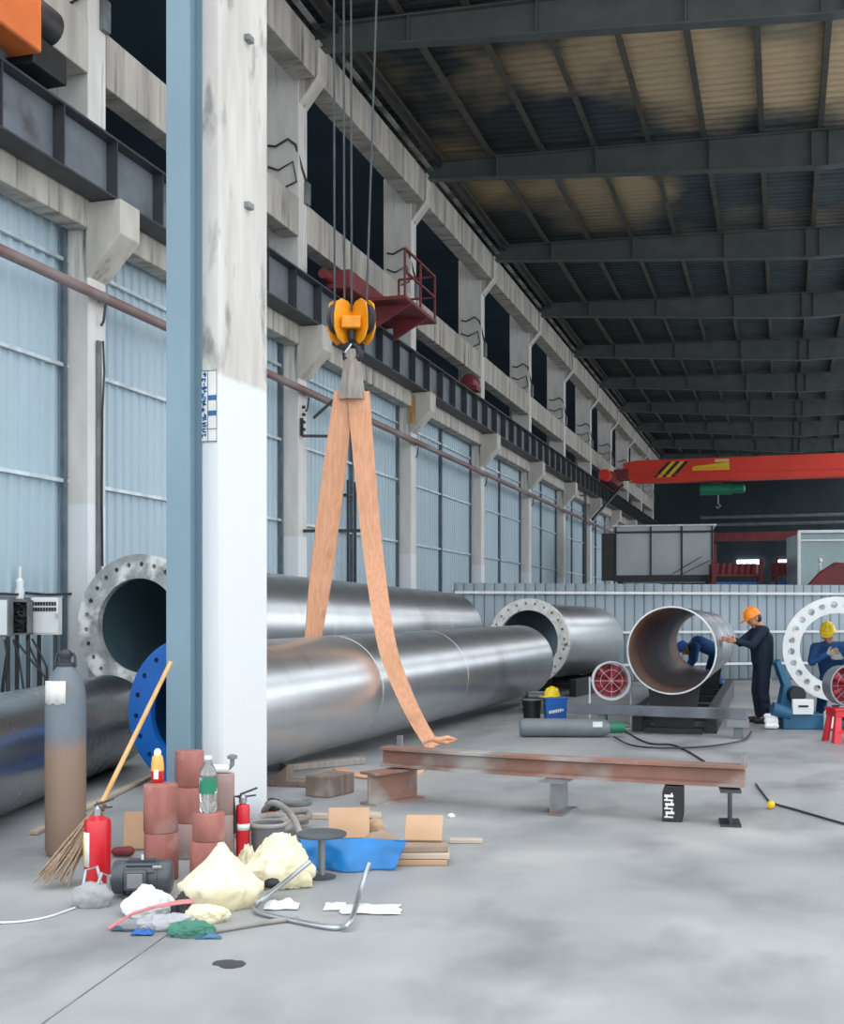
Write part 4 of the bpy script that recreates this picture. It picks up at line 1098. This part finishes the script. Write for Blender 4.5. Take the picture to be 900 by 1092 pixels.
core(240, 914, .066, 0, .30, M['brickgrey'], 'lower slim grey-red core cylinder behind the water bottle stack')
core(240, 914, .064, .301, .28, M['brickgrey'], 'upper slim grey-red core cylinder beside the narrow extinguisher, brass valve on it', .001, 2)
# valve fitting on top of the slim stack
q = fl(240, 914) + Vector((0, 0, .582))
vf = thing('valve_fitting', 'pale valve fitting lying on the slim grey-red core cylinder', 'valve', q, TH)
MB().tube([(-.12, -.03, .035), (.03, -.01, .03)], .03, 12).build('body', M['rag'], vf)
MB().tube([(.02, 0, .03), (.05, 0, .06), (.05, 0, .1)], .016, 8).lathe([(.01, .1), (.035, .1), (.035, .12), (.01, .13)], 14, (.05, 0, 0)).build('tap', M['mildsteel'], vf)
# bottles
q = fl(222, 941) + Vector((0, 0, .442))
wb = thing('water_bottle', 'clear plastic water bottle with green label on the short core stack', 'bottle', q, TH)
MB().lathe([(.01, 0), (.048, 0), (.054, .012), (.054, .06), (.051, .068), (.054, .078), (.054, .225), (.05, .26), (.03, .3), (.022, .315), (.022, .33), (.01, .33)], 28).build('bottle_body', M['plasticclear'], wb)
MB().lathe([(.0555, .12), (.0555, .22)], 28).lathe([(.0552, .22), (.0552, .12)], 28).build('label_sleeve', M['greenlabel'], wb, fix=False)
MB().lathe([(.01, .33), (.024, .33), (.024, .352), (.01, .354)], 20).build('cap', M['white'], wb)
q = fl(168, 934) + Vector((0, 0, .602))
sb = thing('spray_bottle', 'small yellow and red bottle with a white cap on the core stack', 'bottle', q, TH)
MB().lathe([(.01, 0), (.036, 0), (.04, .008), (.042, .075)], 24).build('red_base', M['redpaint'], sb)
MB().lathe([(.042, .075), (.04, .12), (.034, .165), (.022, .178)], 24).build('bottle_body', mat('amber_bottle', 'e6b35a', 'd99d3f', .35), sb)
MB().lathe([(.023, .176), (.023, .2), (.012, .215), (.01, .216)], 20).build('cap', M['white'], sb)
MB().box((0, -.0425, .055), (.03, .004, .06)).build('paper_label', M['label'], sb)
# board behind the stacks
q = fl(140, 908)
tag(MB().box((0, 0, .13), (.16, .02, .26), Matrix.Rotation(-.18, 3, 'X')).build('board_offcut', M['cardboard'], loc=q + Vector((0, .05, .012)), bevel=.003), 'tan board offcut leaning behind the red core stack', 'board').rotation_euler = (0, 0, TH)
q = fl(130, 914)
tag(MB().cone((-.05, 0, .035), (.06, 0, .045), .032, .038).melt('red_rag', M['darkred'], vox=.01, loc=q), 'small dark red rag on the floor behind the extinguisher', 'rag')

# electric motor lying on the floor
q = fl(150, 958)
mo = thing('electric_motor', 'dark grey electric motor lying in front of the red core stack', 'motor', q, TH + .05)
Ry = Matrix.Rotation(PI / 2, 3, 'Y')
MB().lathe([(.02, -.17), (.09, -.17), (.1, -.155), (.1, -.1), (.096, -.095), (.096, .1), (.1, .105), (.1, .16), (.085, .175), (.02, .18)], 32, (0, .06, .115), Ry).build('casing', M['motor'], mo)
fn_ = MB()
for j in range(14):
    an = PI * .15 + j * (PI * 1.7 / 13) + PI
    fn_.box((0, .06 + .102 * math.cos(an), .115 + .102 * math.sin(an)), (.17, .006, .016), Matrix.Rotation(an - PI / 2, 3, 'X'))
fn_.build('cooling_fins', M['motor'], mo)
tb_ = MB().box((-.02, -.055, .12), (.13, .05, .12)).build('terminal_box', M['motor'], mo, bevel=.01)
MB().box((-.02, -.083, .12), (.09, .008, .085)).build('box_lid', M['mildsteel'], tb_, bevel=.003)
MB().box((.1, -.02, .185), (.05, .004, .035), Matrix.Rotation(.9, 3, 'X')).build('name_plate', M['label'], mo)
MB().box((0, .06, .012), (.2, .18, .024)).build('foot', M['motor'], mo)
MB().tube([(-.2, .06, .115), (-.15, .06, .115)], .016, 10).build('shaft', M['chrome'], mo)
MB().tube([(0, .06, .21), (0, .06, .245)], .007, 8).build('lifting_stud', M['white'], mo)

# bags
lump('plastic_bag', 'cream plastic bag peaked like a tent in front of the short core stack', 'bag', fl(236, 966), (.215, .14, .23), M['cream'], 5, .16, 2.0, pinch=.74, tilt=.0, folds=.2)
lump('plastic_bag', 'cream plastic bag slumped behind the bent metal tube', 'bag', fl(296, 944), (.2, .13, .2), M['cream'], 9, .28, 2.4, pinch=.42, tilt=.16, folds=.2)
lump('plastic_bag', 'small yellowish bag squeezed between the core stack and the bags', 'bag', fl(264, 932), (.08, .07, .12), M['cream'], 13, .3, 2.5, pinch=.5)

def sheet(name, label, cat, q, w, d, m, seed, h=.06, rz=None, freq=5, n=34, edge=.2, group=None, arch=0.0, th=.004):
    vs = []; fs = []; off = Vector((seed * 5.1, seed * 2.7, seed))
    for j in range(n + 1):
        for i in range(n + 1):
            u, v = i / n - .5, j / n - .5
            e = 1 + edge * noise.noise(Vector((math.atan2(v, u) * 1.3, seed, 0)))
            p = Vector((u * w * e, v * d * e, 0))
            k_ = 1 / max(w, d); fade = max(0.15, 1 - max(abs(2 * u), abs(2 * v)) ** 3)
            z = fade * h * (1.5 * (.35 + noise.noise(p * 2.6 * k_ + off)) + .35 * abs(noise.noise(p * 7 * k_ + off)))
            z = max(z, 0.0) + arch * max(0, 1 - (2 * u) ** 2 - (2 * v) ** 2)
            vs.append((p.x, p.y, z + .006))
    for j in range(n):
        for i in range(n): fs.append((j * (n + 1) + i, j * (n + 1) + i + 1, (j + 1) * (n + 1) + i + 1, (j + 1) * (n + 1) + i))
    mb = MB(); mb.add(vs, fs)
    o = mb.build(name, m, ang=60, loc=q, fix=False); o.rotation_euler = (0, 0, TH if rz is None else rz)
    so = o.modifiers.new('t', 'SOLIDIFY'); so.thickness = th; so.offset = 0
    return tag(o, label, cat, group)
lump('rag', 'white crumpled rag beside the dark motor', 'rag', fl(158, 975), (.13, .08, .10), M['rag'], 3, .3, 1.6, folds=.25, pinch=.3)
lump('rag', 'greyish white rag lying in front of the other rags', 'rag', fl(180, 990), (.14, .06, .05), mat('grey_white_rag', 'bcbdc0', 'a9aaae', .8), 6, .3, 1.7, folds=.25)
lump('rag', 'cream rag spread in front of the tent-shaped bag', 'rag', fl(219, 983), (.12, .05, .06), M['cream'], 8, .25, 1.6, folds=.2)
lump('rag', 'black crumpled rag between the white rag and the cream rag', 'rag', fl(194, 982), (.06, .035, .09), M['black'], 12, .3, 2, folds=.25, pinch=.3)
lump('rag', 'green crumpled rag beside the blue scrap', 'rag', fl(204, 998), (.11, .05, .05), mat('green_rag', '4e8573', '3f7262', .85), 15, .3, 1.8, folds=.3)
sheet('plastic_scrap', 'small bright blue plastic scrap on the floor below the white rags', 'scrap', fl(152, 997), .12, .05, M['bluepaint'], 17, .03)
sheet('plastic_scrap', 'dull navy plastic scrap beside the bright blue scrap', 'scrap', fl(131, 993), .12, .03, mat('navy_scrap', '2f4a63', None, .6), 19, .02)
sheet('plastic_scrap', 'flat blue grey scrap beside the green rag', 'scrap', fl(222, 1001), .13, .03, mat('bluegrey_scrap', '3e6c92', None, .5), 23, .015)
sheet('rag', 'white rag under the bend of the metal tube', 'rag', fl(300, 968), .2, .13, M['rag'], 27, .03, arch=.03)
lump('black_ball', 'black tape roll on the white rag inside the bent tube', 'tape roll', fl(290, 959) + Vector((0, 0, .07)), (.05, .035, .035), M['black'], 29, .15, 3, sub=3)
sheet('paper_sheet', 'crumpled white paper sheet beside the bent metal tube', 'paper', fl(397, 971), .33, .2, M['label'], 31, .025, edge=.3)
sheet('paper_sheet', 'small torn white paper under the bent metal tube', 'paper', fl(357, 968), .12, .16, M['label'], 33, .02, edge=.4)
# pink strap
tag(MB().strap([fl(116, 990, .012), fl(140, 975, .06), fl(165, 967, .16), fl(192, 962, .14), fl(205, 961, .1)], Vector((-ST, CT, .3)), .025, .006).build('pink_strap', mat('pink_strap', 'dc8a8a', 'cf7777', .7)), 'thin pink strap lying over the white rags', 'strap')
# bent tube (chair leg frame)
pts = [px(330, 919, 7.15), px(308, 937, 7.0), fl(281, 958, .08), fl(272, 967, .03), fl(276, 973, .018), fl(300, 979, .016), fl(345, 988, .016), fl(362, 989, .018), fl(374, 982, .05), px(384, 950, 6.75), px(394, 920, 6.85)]
sm_ = []
for i in range(len(pts) - 1):
    p0 = pts[max(i - 1, 0)]; p1 = pts[i]; p2 = pts[i + 1]; p3 = pts[min(i + 2, len(pts) - 1)]
    for k in range(5):
        t = k / 5; sm_.append(.5 * ((2 * p1) + (p2 - p0) * t + (2 * p0 - 5 * p1 + 4 * p2 - p3) * t * t + (3 * p1 - p0 - 3 * p2 + p3) * t ** 3))
sm_.append(pts[-1])
tag(MB().tube(sm_, .015, 12).build('bent_tube', M['chrome']), 'bent bare metal tube frame lying in front of the cream bags', 'metal frame')
cable('dark hose lying on the floor between the green rag and the bent tube', [(225, 993), (250, 989), (280, 984), (318, 979)], r=.014, m=M['hose'], z=.016, name='floor_hose')

# little stand
q = fl(343, 936)
sd = thing('round_stand', 'small grey iron stand with a round top beside the blue tarpaulin', 'stand', q, TH)
MB().lathe([(.01, 0), (.09, 0), (.092, .01), (.03, .02), (.01, .02)], 28).build('base', M['cast'], sd)
MB().lathe([(.022, .018), (.022, .27)], 16).build('stem', M['mildsteel'], sd)
MB().lathe([(.01, .268), (.155, .268), (.16, .275), (.16, .285), (.15, .29), (.01, .288)], 32).build('top_plate', M['cast'], sd)
# blue tarp: a slack upright fold in front of the boards
vs = []; fs = []; nx_, ny_ = 40, 12
for j in range(ny_ + 1):
    for i in range(nx_ + 1):
        u, v = i / nx_, j / ny_
        x = -.20 + .66 * u + .06 * (v - .5) * (u * 2 - .6)
        z = .008 + v * (.2 - .03 * u) ; y = .14 * v + .035 * math.sin(u * 9 + v * 2) * (1 - v * .5) + .02 * noise.noise(Vector((u * 6, v * 3, 4)))
        vs.append((x, y, z))
for j in range(ny_):
    for i in range(nx_): fs.append((j * (nx_ + 1) + i, j * (nx_ + 1) + i + 1, (j + 1) * (nx_ + 1) + i + 1, (j + 1) * (nx_ + 1) + i))
mb = MB(); mb.add(vs, fs); o = mb.build('tarpaulin', M['tarp'], ang=70, loc=fl(352, 930), fix=False); o.rotation_euler = (0, 0, TH + .03)
so = o.modifiers.new('t', 'SOLIDIFY'); so.thickness = .004; tag(o, 'bright blue tarpaulin fold in front of the cardboard', 'tarpaulin')

# cardboard
def board(label, q, size, m, rz=0, tilt=0, roll=0, name='cardboard_sheet', cat='cardboard', z=0):
    R = Matrix.Rotation(TH + rz, 3, 'Z') @ Matrix.Rotation(tilt, 3, 'X') @ Matrix.Rotation(roll, 3, 'Y')
    mb = MB().box((0, 0, 0), size, R); zm = min(v.z for v in mb.v)
    o = mb.build(name, m, bevel=min(.004, min(size) * .2), loc=q + Vector((0, 0, -zm + .002 + z)))
    return tag(o, label, cat, 'cardboard pieces by the blue tarpaulin')
board('tan cardboard sheet propped up behind the round iron stand', fl(372, 893), (.31, .02, .26), M['cardboard'], .05, -.7)
board('pale bent cardboard behind the propped tan sheet', fl(382, 872), (.38, .16, .03), M['paleboard'], .1, 0, .08)
board('tan cardboard sheet propped up on the flat pile', fl(452, 914), (.26, .02, .22), M['cardboard'], -.08, -.85, z=.118)
board('lowest flat cardboard of the pile beside the blue tarpaulin', fl(446, 920), (.38, .2, .035), M['cardboard'], .03)
board('pale flat board second from the floor in the pile', fl(448, 919), (.4, .22, .035), M['paleboard'], -.02, z=.038)
board('brownish flat cardboard on top of the pile', fl(452, 918), (.32, .2, .04), mat('brown_card', 'a08c7c', '917d6e', .85), .06, z=.076)
board('narrow pale cardboard strip on the floor past the pile', fl(497, 899), (.24, .07, .03), M['paleboard'], -.03)
board('long pale board strip behind the propped tan sheet', fl(335, 873), (.36, .08, .04), M['paleboard'], -.05)
board('wide pale cardboard under the propped tan sheet', fl(352, 889), (.52, .2, .012), mat('dusty_card', 'b5aaa0', 'a59a90', .85), .02)
lump('paper_roll', 'crumpled kraft paper ball between the cardboard sheets', 'paper', fl(400, 888), (.07, .06, .07), M['cardboard'], 37, .3, 4, sub=3)
sheet('kraft_paper', 'wrinkled kraft paper lying along the top of the blue tarpaulin', 'paper', fl(408, 905), .4, .14, mat('kraft_paper', 'a99482', '96816f', .85), 41, .09, arch=.05)
lump('paper_scrap', 'tiny white paper scrap on the floor beyond the cardboard pile', 'paper', fl(481, 872), (.03, .025, .025), M['label'], 43, .3, 4, sub=2)

# hoses and drum beside the column
def coil(label, q, R, turns, m, r=.02, seed=1):
    pts = []; rr = random.Random(seed)
    for i in range(int(turns * 22)):
        a = 2 * PI * i / 22; k = 1 + .16 * math.sin(a * .37 + seed) 
        pts.append(Vector((R * k * math.cos(a), R * .55 * k * math.sin(a), r + .004 + .042 * (i / 22) + .025 * math.sin(a * .7 + seed) ** 2)))
    o = MB().tube(pts, r, 10).build('hose_coil', m, loc=q); o.rotation_euler = (0, 0, TH + seed)
    return tag(o, label, 'hose', 'grey hoses beside the column')
coil('thick grey hose coil lying beside the column foot', fl(295, 893), .19, 2.8, M['hose'], .027, 1)
coil('smaller grey hose loop on the floor behind the slumped bag', fl(316, 884), .11, 2.2, mat('brown_grey_hose', '877e79', '756c67', .7), .024, 4)
q = fl(286, 910)
dr = thing('metal_drum', 'short dark metal drum between the narrow extinguisher and the bags', 'drum', q, TH)
MB().lathe([(.01, 0), (.12, 0), (.12, .19), (.125, .2), (.125, .215), (.11, .215), (.108, .02), (.01, .02)], 28).build('body', M['mildsteel'], dr)
MB().tube([(.125 * math.cos(2 * PI * j / 28), .125 * math.sin(2 * PI * j / 28), .208) for j in range(28)], .016, 8, closed=True).build('rim', M['hose'], dr)
lump('black_hood', 'black rubber lump on top of the thick hose coil', 'rubber', fl(291, 886) + Vector((0, 0, .16)), (.06, .05, .06), M['black'], 47, .25, 3, sub=3)
lump('red_lump', 'small red cap on the floor past the column', 'lump', fl(287, 868), (.06, .05, .05), M['redpaint'], 49, .1, 2, sub=3)
q = fl(316, 858)
tag(MB().lathe([(.01, 0), (.13, 0), (.14, .01), (.14, .03), (.12, .035), (.1, .02), (.01, .02)], 30).build('steel_disc', M['mildsteel'], loc=q), 'flat round steel lid on the floor behind the hoses', 'lid')
# timber under the bright pipe
def timber(label, x, y, size, rz, m=None, z=0):
    o = MB().box((0, 0, size[2] / 2), size).build('timber_block', m or M['wood'], loc=fl(x, y) + Vector((0, 0, .002 + z)), bevel=.008)
    o.rotation_euler = (0, 0, rz); return tag(o, label, 'timber', 'timber pieces near the bright pipe')
timber('short square timber block on the floor beside the bright pipe', 352, 847, (.26, .42, .19), TH - .55)
timber('long flat timber plank lying under the edge of the bright pipe', 318, 838, (.2, .6, .06), TH + 1.35)
timber('pale timber plank under the bright pipe between the block and sling', 345, 818, (.16, 1.0, .07), TH - .95, mat('pale_timber', 'a39a92', '8e857d', .8, scale=3, stretch=(1, 6, 1)))
0 and timber('brown timber chock under the far end of the bright pipe', 538, 757, (.5, .3, .20), TH, mat('brown_chock', '80604f', '6f5345', .8))
q = fl(562, 762)
tag(MB().box((0, 0, .17), (.34, .3, .34)).box((0, 0, .345), (.36, .32, .02)).build('tool_box', M['greybox'], bevel=.01, loc=q + Vector((.1, .35, 0))), 'grey tool box standing behind the dark bucket near the pipe end', 'box').rotation_euler = (0, 0, TH)
# wedges keep the bright pipe from rolling
for i, (f, s) in enumerate(((.06, 1), (.06, -1), (.9, 1), (.9, -1))):
    c = mid(A1, B1, f); p = c + lat * s * .36; 
    o = MB().prism([(0.0, 0), (.3, 0), (.3, .2), (.22, .135), (.12, .07)], -.08, .08).build('wheel_chock', M['wood'], loc=(p.x, p.y, .001))
    o.rotation_euler = (0, 0, math.atan2(lat.y * s, lat.x * s)); 
    tag(o, ('timber wedge chocking the blue flanged end of the bright pipe', 'timber wedge chocking the far end of the bright pipe')[i // 2], 'wedge', ('wedges at the blue flange', 'wedges at the far pipe end')[i // 2])
# lath on the floor before the dark pipe
a = cw(-2.95, 8.9, .02); b = cw(-2.75, 12.2, .02)
tag(MB().bar(a, b, .07, .03).build('timber_lath', M['paleboard'], bevel=.004), 'long pale lath on the floor along the dark pipe', 'lath')

q = fl(245, 1028)
r = random.Random(3); po = [((.07 + .03 * r.random()) * math.cos(2 * PI * j / 18) * 1.0, (.05 + .03 * r.random()) * math.sin(2 * PI * j / 18)) for j in range(18)]
tag(MB().prism(po, 0, .002, 'z').build('oil_stain', M['darksteel'], loc=q), 'small dark oil stain on the bare floor before the rags', 'stain')

hv = [fl(322, 905, .03), px(318, 884, 8.25), px(308, 866, 8.5), px(292, 856, 8.8), px(282, 864, 9.0), fl(280, 878, .03)]
tag(MB().tube(smooth(hv), .024, 10).build('hose', M['hose']), 'grey hose arching up over the coil beside the column foot', 'hose')
# ------------------------------------------------------------------ people
def hand(mb, w, d, thumb, s=1.0):
    """palm and five bent fingers reaching from wrist w along d."""
    d = Vector(d).normalized(); t = Vector(thumb); t = (t - d * t.dot(d)).normalized(); nn = d.cross(t)
    pc_ = w + d * .085 * s
    mb.cone(w, w + d * .03 * s, .026 * s, .03 * s)
    for k in (-1.5, -.5, .5, 1.5): mb.cone(w + d * .03 * s + t * k * .012 * s, w + d * .09 * s + t * k * .021 * s, .014 * s, .012 * s)
    for k, L in ((1.5, .068), (.5, .078), (-.5, .072), (-1.5, .056)):
        b0 = w + d * .09 * s + t * k * .021 * s; b1 = b0 + (d * .9 + nn * .35 + t * k * .05).normalized() * L * .55 * s; b2_ = b1 + (d * .55 + nn * .85).normalized() * L * .5 * s
        mb.cone(b0, b1, .0105 * s, .0095 * s); mb.cone(b1, b2_, .0095 * s, .008 * s)
    a = w + d * .03 * s + t * .03 * s; b = a + (d * .6 + t * .75).normalized() * .04 * s; c = b + (d * .9 + t * .2 + nn * .3).normalized() * .032 * s
    mb.cone(a, b, .013 * s, .0115 * s); mb.cone(b, c, .0115 * s, .009 * s)

def head(mb, c, f, up):
    f = Vector(f).normalized(); up = Vector(up); up = (up - f * up.dot(f)).normalized(); s = f.cross(up)
    mb.cone(c + up * .03 - f * .02, c + up * .035 + f * .025, .092, .085, 16)
    mb.cone(c + up * .01 + f * .03, c - up * .085 + f * .055, .07, .034, 14)
    mb.cone(c + s * .03 - up * .03 + f * .035, c - s * .03 - up * .03 + f * .035, .055, .055, 12)
    mb.cone(c + f * .098 + up * .005, c + f * .118 - up * .03, .010, .016, 8)      # nose
    mb.cone(c + f * .09 - up * .065 + s * .015, c + f * .09 - up * .065 - s * .015, .012, .012, 8)   # lips
    for k in (-1, 1):
        mb.cone(c + s * k * .082 - up * .02 - f * .01, c + s * k * .086 + up * .02 - f * .015, .014, .018, 8)  # ears
    return f, up, s

def person(label, loc, rz, J, cloth, hat, hatm, gloves=None, boots=None, group=None):
    t = thing('person', label, 'person', loc, rz, group)
    V = Vector; J = {k: V(v) for k, v in J.items()}
    b = MB()
    f, up, s = head(b, J['head'], J['face'], J['headup'])
    b.cone(J['neck'] - V((0, 0, .06)), J['head'] - up * .05 - f * .01, .058, .055)
    b.cone(J['pel'], J['chest'], .12, .13); b.cone(J['chest'], J['neck'], .12, .06)
    for k in 'ab':
        b.cone(J['sh' + k], J['el' + k], .05, .04); b.cone(J['el' + k], J['wr' + k], .04, .027)
        hand(b, J['wr' + k], J['hd' + k], J['th' + k])
        b.cone(J['hip' + k], J['kn' + k], .08, .055); b.cone(J['kn' + k], J['an' + k], .055, .038)
        b.cone(J['sh' + k], J['neck'], .05, .05)
        b.cone(J['an' + k], J['an' + k] + J['ft'] * .16 + V((0, 0, -.04)), .035, .03)
    b.melt('body', M['skin'], t, .007, 2)
    c = MB(); sd = (J['sha'] - J['shb']).normalized()
    for q in (-1, 1):
        c.cone(J['pel'] + sd * q * .06, J['chest'] + sd * q * .075, .15, .16); c.cone(J['chest'] + sd * q * .075, J['neck'] + sd * q * .03 - V((0, 0, .06)), .155, .08)
    for k in 'ab':
        c.cone(J['sh' + k], J['neck'] - V((0, 0, .05)), .078, .075)
        c.cone(J['sh' + k], J['el' + k], .088, .07); c.cone(J['el' + k], J['wr' + k] - (J['wr' + k] - J['el' + k]).normalized() * .02, .06, .046)
        c.cone(J['pel'], J['hip' + k], .12, .115); c.cone(J['hip' + k], J['kn' + k], .112, .088); c.cone(J['kn' + k], J['an' + k] + V((0, 0, .03)), .085, .078)
        for h_ in (.3, .6): # cloth folds
            p_ = J['kn' + k].lerp(J['an' + k], h_); c.cone(p_ + V((.0, -.05, 0)), p_ + V((.02, .05, .02)), .055, .055)
    c.melt('overalls', cloth, t, .014, 5)
    bo = MB()
    for k in 'ab':
        a_ = J['an' + k]; fo = J['ft']
        bo.cone(a_ + V((0, 0, .03)), V((a_.x, a_.y, .055)), .055, .055); bo.cone(V((a_.x, a_.y, .05)), V((a_.x, a_.y, .045)) + fo * .17, .052, .045)
        bo.cone(V((a_.x, a_.y, .05)), V((a_.x, a_.y, .05)) - fo * .05, .05, .045)
        bo.build('boot', boots or M['black'], t) if False else None
        bt = MB(); bt.v, bt.f, bt.mi = bo.v, bo.f, bo.mi
        o = bt.melt('boot', boots or M['black'], t, .01, 3); bo = MB()
    if hat:
        h1, h2, h3 = helmet('', None, 0, hatm, parent=t)
        X = -f; Z = (up * .97 + X * .1).normalized(); X = (X - Z * X.dot(Z)).normalized(); Y = Z.cross(X)
        Rm = Matrix((X, Y, Z)).transposed()
        for mb_, nm in ((h1, 'helmet'),):
            for q in (h2, h3): mb_.add(q.v, q.f)
            mb_.v = [Rm @ (v * 1.0) + J['head'] + up * .045 for v in mb_.v]
            mb_.build(nm, hatm, t)
    hr = MB().cone(J['head'] + up * .0 - f * .04, J['head'] + up * .03 - f * .035, .085, .088, 16).melt('hair', M['black'], t, .01, 2)
    ey = MB()
    for k in (-1, 1): ey.cone(J['head'] + f * .092 + s * k * .033 + up * .008, J['head'] + f * .094 + s * k * .033 + up * .008, .009, .009, 8)
    ey.build('eyes', M['black'], t)
    if gloves:
        gl = MB()
        for k in 'ab':
            hand(gl, J['wr' + k] + J['hd' + k].normalized() * 0, J['hd' + k], J['th' + k], 1.12)
            gm = MB(); gm.v, gm.f, gm.mi = gl.v, gl.f, gl.mi; gm.melt('glove', gloves, t, .007, 2); gl = MB()
    return t

wq = fl(813, 771)
W1 = dict(pel=(.0, 0, .95), chest=(-.015, 0, 1.27), neck=(-.05, 0, 1.49), head=(-.125, 0, 1.575), face=(-.80, -.05, -.55), headup=(-.45, 0, .9),
          sha=(-.03, -.185, 1.40), ela=(-.22, -.235, 1.19), wra=(-.43, -.15, 1.25), hda=(-1, .25, .12), tha=(0, -.1, 1),
          shb=(-.03, .185, 1.40), elb=(-.27, .22, 1.22), wrb=(-.45, .05, 1.27), hdb=(-1, .0, .1), thb=(0, .1, 1),
          hipa=(0, -.095, .92), kna=(-.02, -.12, .49), ana=(.03, -.13, .09), hipb=(0, .095, .92), knb=(-.05, .12, .49), anb=(.0, .13, .09), ft=(-1, 0, 0))
person('person in navy overalls and orange helmet standing with both arms on the rusty pipe', wq, TH, W1, M['navy'], True, M['helmetorange'])

# welder bending behind the white ring
W2 = dict(pel=(.14, .22, .72), chest=(.02, .0, 1.05), neck=(-.06, -.12, 1.24), head=(-.10, -.19, 1.36), face=(-.35, -.75, -.5), headup=(-.1, -.2, .9),
          sha=(-.22, .0, 1.14), ela=(-.34, -.2, .94), wra=(-.16, -.32, 1.06), hda=(.8, -.1, .3), tha=(0, 0, 1),
          shb=(.19, -.08, 1.16), elb=(.28, -.24, .94), wrb=(.06, -.36, 1.0), hdb=(-1, .1, .2), thb=(0, 0, 1),
          hipa=(.04, .24, .7), kna=(-.14, -.12, .52), ana=(-.08, .2, .09), hipb=(.23, .2, .7), knb=(.3, -.2, .5), anb=(.3, .1, .09), ft=(-.3, -.9, 0))
q2 = AR + (BR - AR).normalized() * .98; q2 = Vector((q2.x, q2.y, 0)) + Vector((CT, ST, 0)) * -.06
person('person in blue work clothes and yellow helmet crouching behind the white bolted ring', q2, TH, W2, M['bluecloth'], True, M['helmetyellow'], gloves=M['glove'])

# worker crouching past the far end of the rusty pipe
q3 = B3 + (B3 - A3).normalized() * .7 + Vector((CT, ST, 0)) * -.05
W3 = dict(pel=(.24, .05, .86), chest=(-.14, .0, 1.03), neck=(-.33, 0, .99), head=(-.42, -.02, .90), face=(-.6, -.2, -.8), headup=(-.8, 0, .5),
          sha=(-.24, -.17, .97), ela=(-.27, -.2, .69), wra=(-.38, -.16, .47), hda=(-.3, 0, -1), tha=(0, 1, 0),
          shb=(-.24, .17, .97), elb=(-.24, .2, .69), wrb=(-.36, .16, .47), hdb=(-.3, 0, -1), thb=(0, -1, 0),
          hipa=(.24, -.07, .84), kna=(.2, -.1, .46), ana=(.3, -.11, .09), hipb=(.24, .13, .84), knb=(.12, .13, .46), anb=(.2, .14, .09), ft=(-1, 0, 0))
person('person in blue work clothes bending over beyond the mouth of the rusty pipe', Vector((q3.x + .0, q3.y, 0)), TH, W3, M['bluecloth'], True, M['bluepaint'], gloves=M['glove'])
# ------------------------------------------------------------------ camera, sky, exposure
cam = bpy.data.cameras.new('camera'); co = bpy.data.objects.new('camera', cam); COL.objects.link(co)
co.location = (0, 0, CAMZ); co.rotation_euler = (PI / 2, 0, TH)
cam.sensor_fit = 'HORIZONTAL'; cam.sensor_width = 36; cam.lens = 36 * FPX / 900
cam.shift_y = (YH - 546) / 900; cam.clip_end = 400
S.camera = co
w = bpy.data.worlds.new('sky'); S.world = w; w.use_nodes = True
bg = w.node_tree.nodes['Background']; bg.inputs[0].default_value = (.90, .955, 1.0, 1); bg.inputs[1].default_value = 1.0
S.view_settings.view_transform = 'Standard'; S.view_settings.look = 'None'; S.view_settings.gamma = 1
S.view_settings.use_curve_mapping = False
S.view_settings.exposure = 1.26
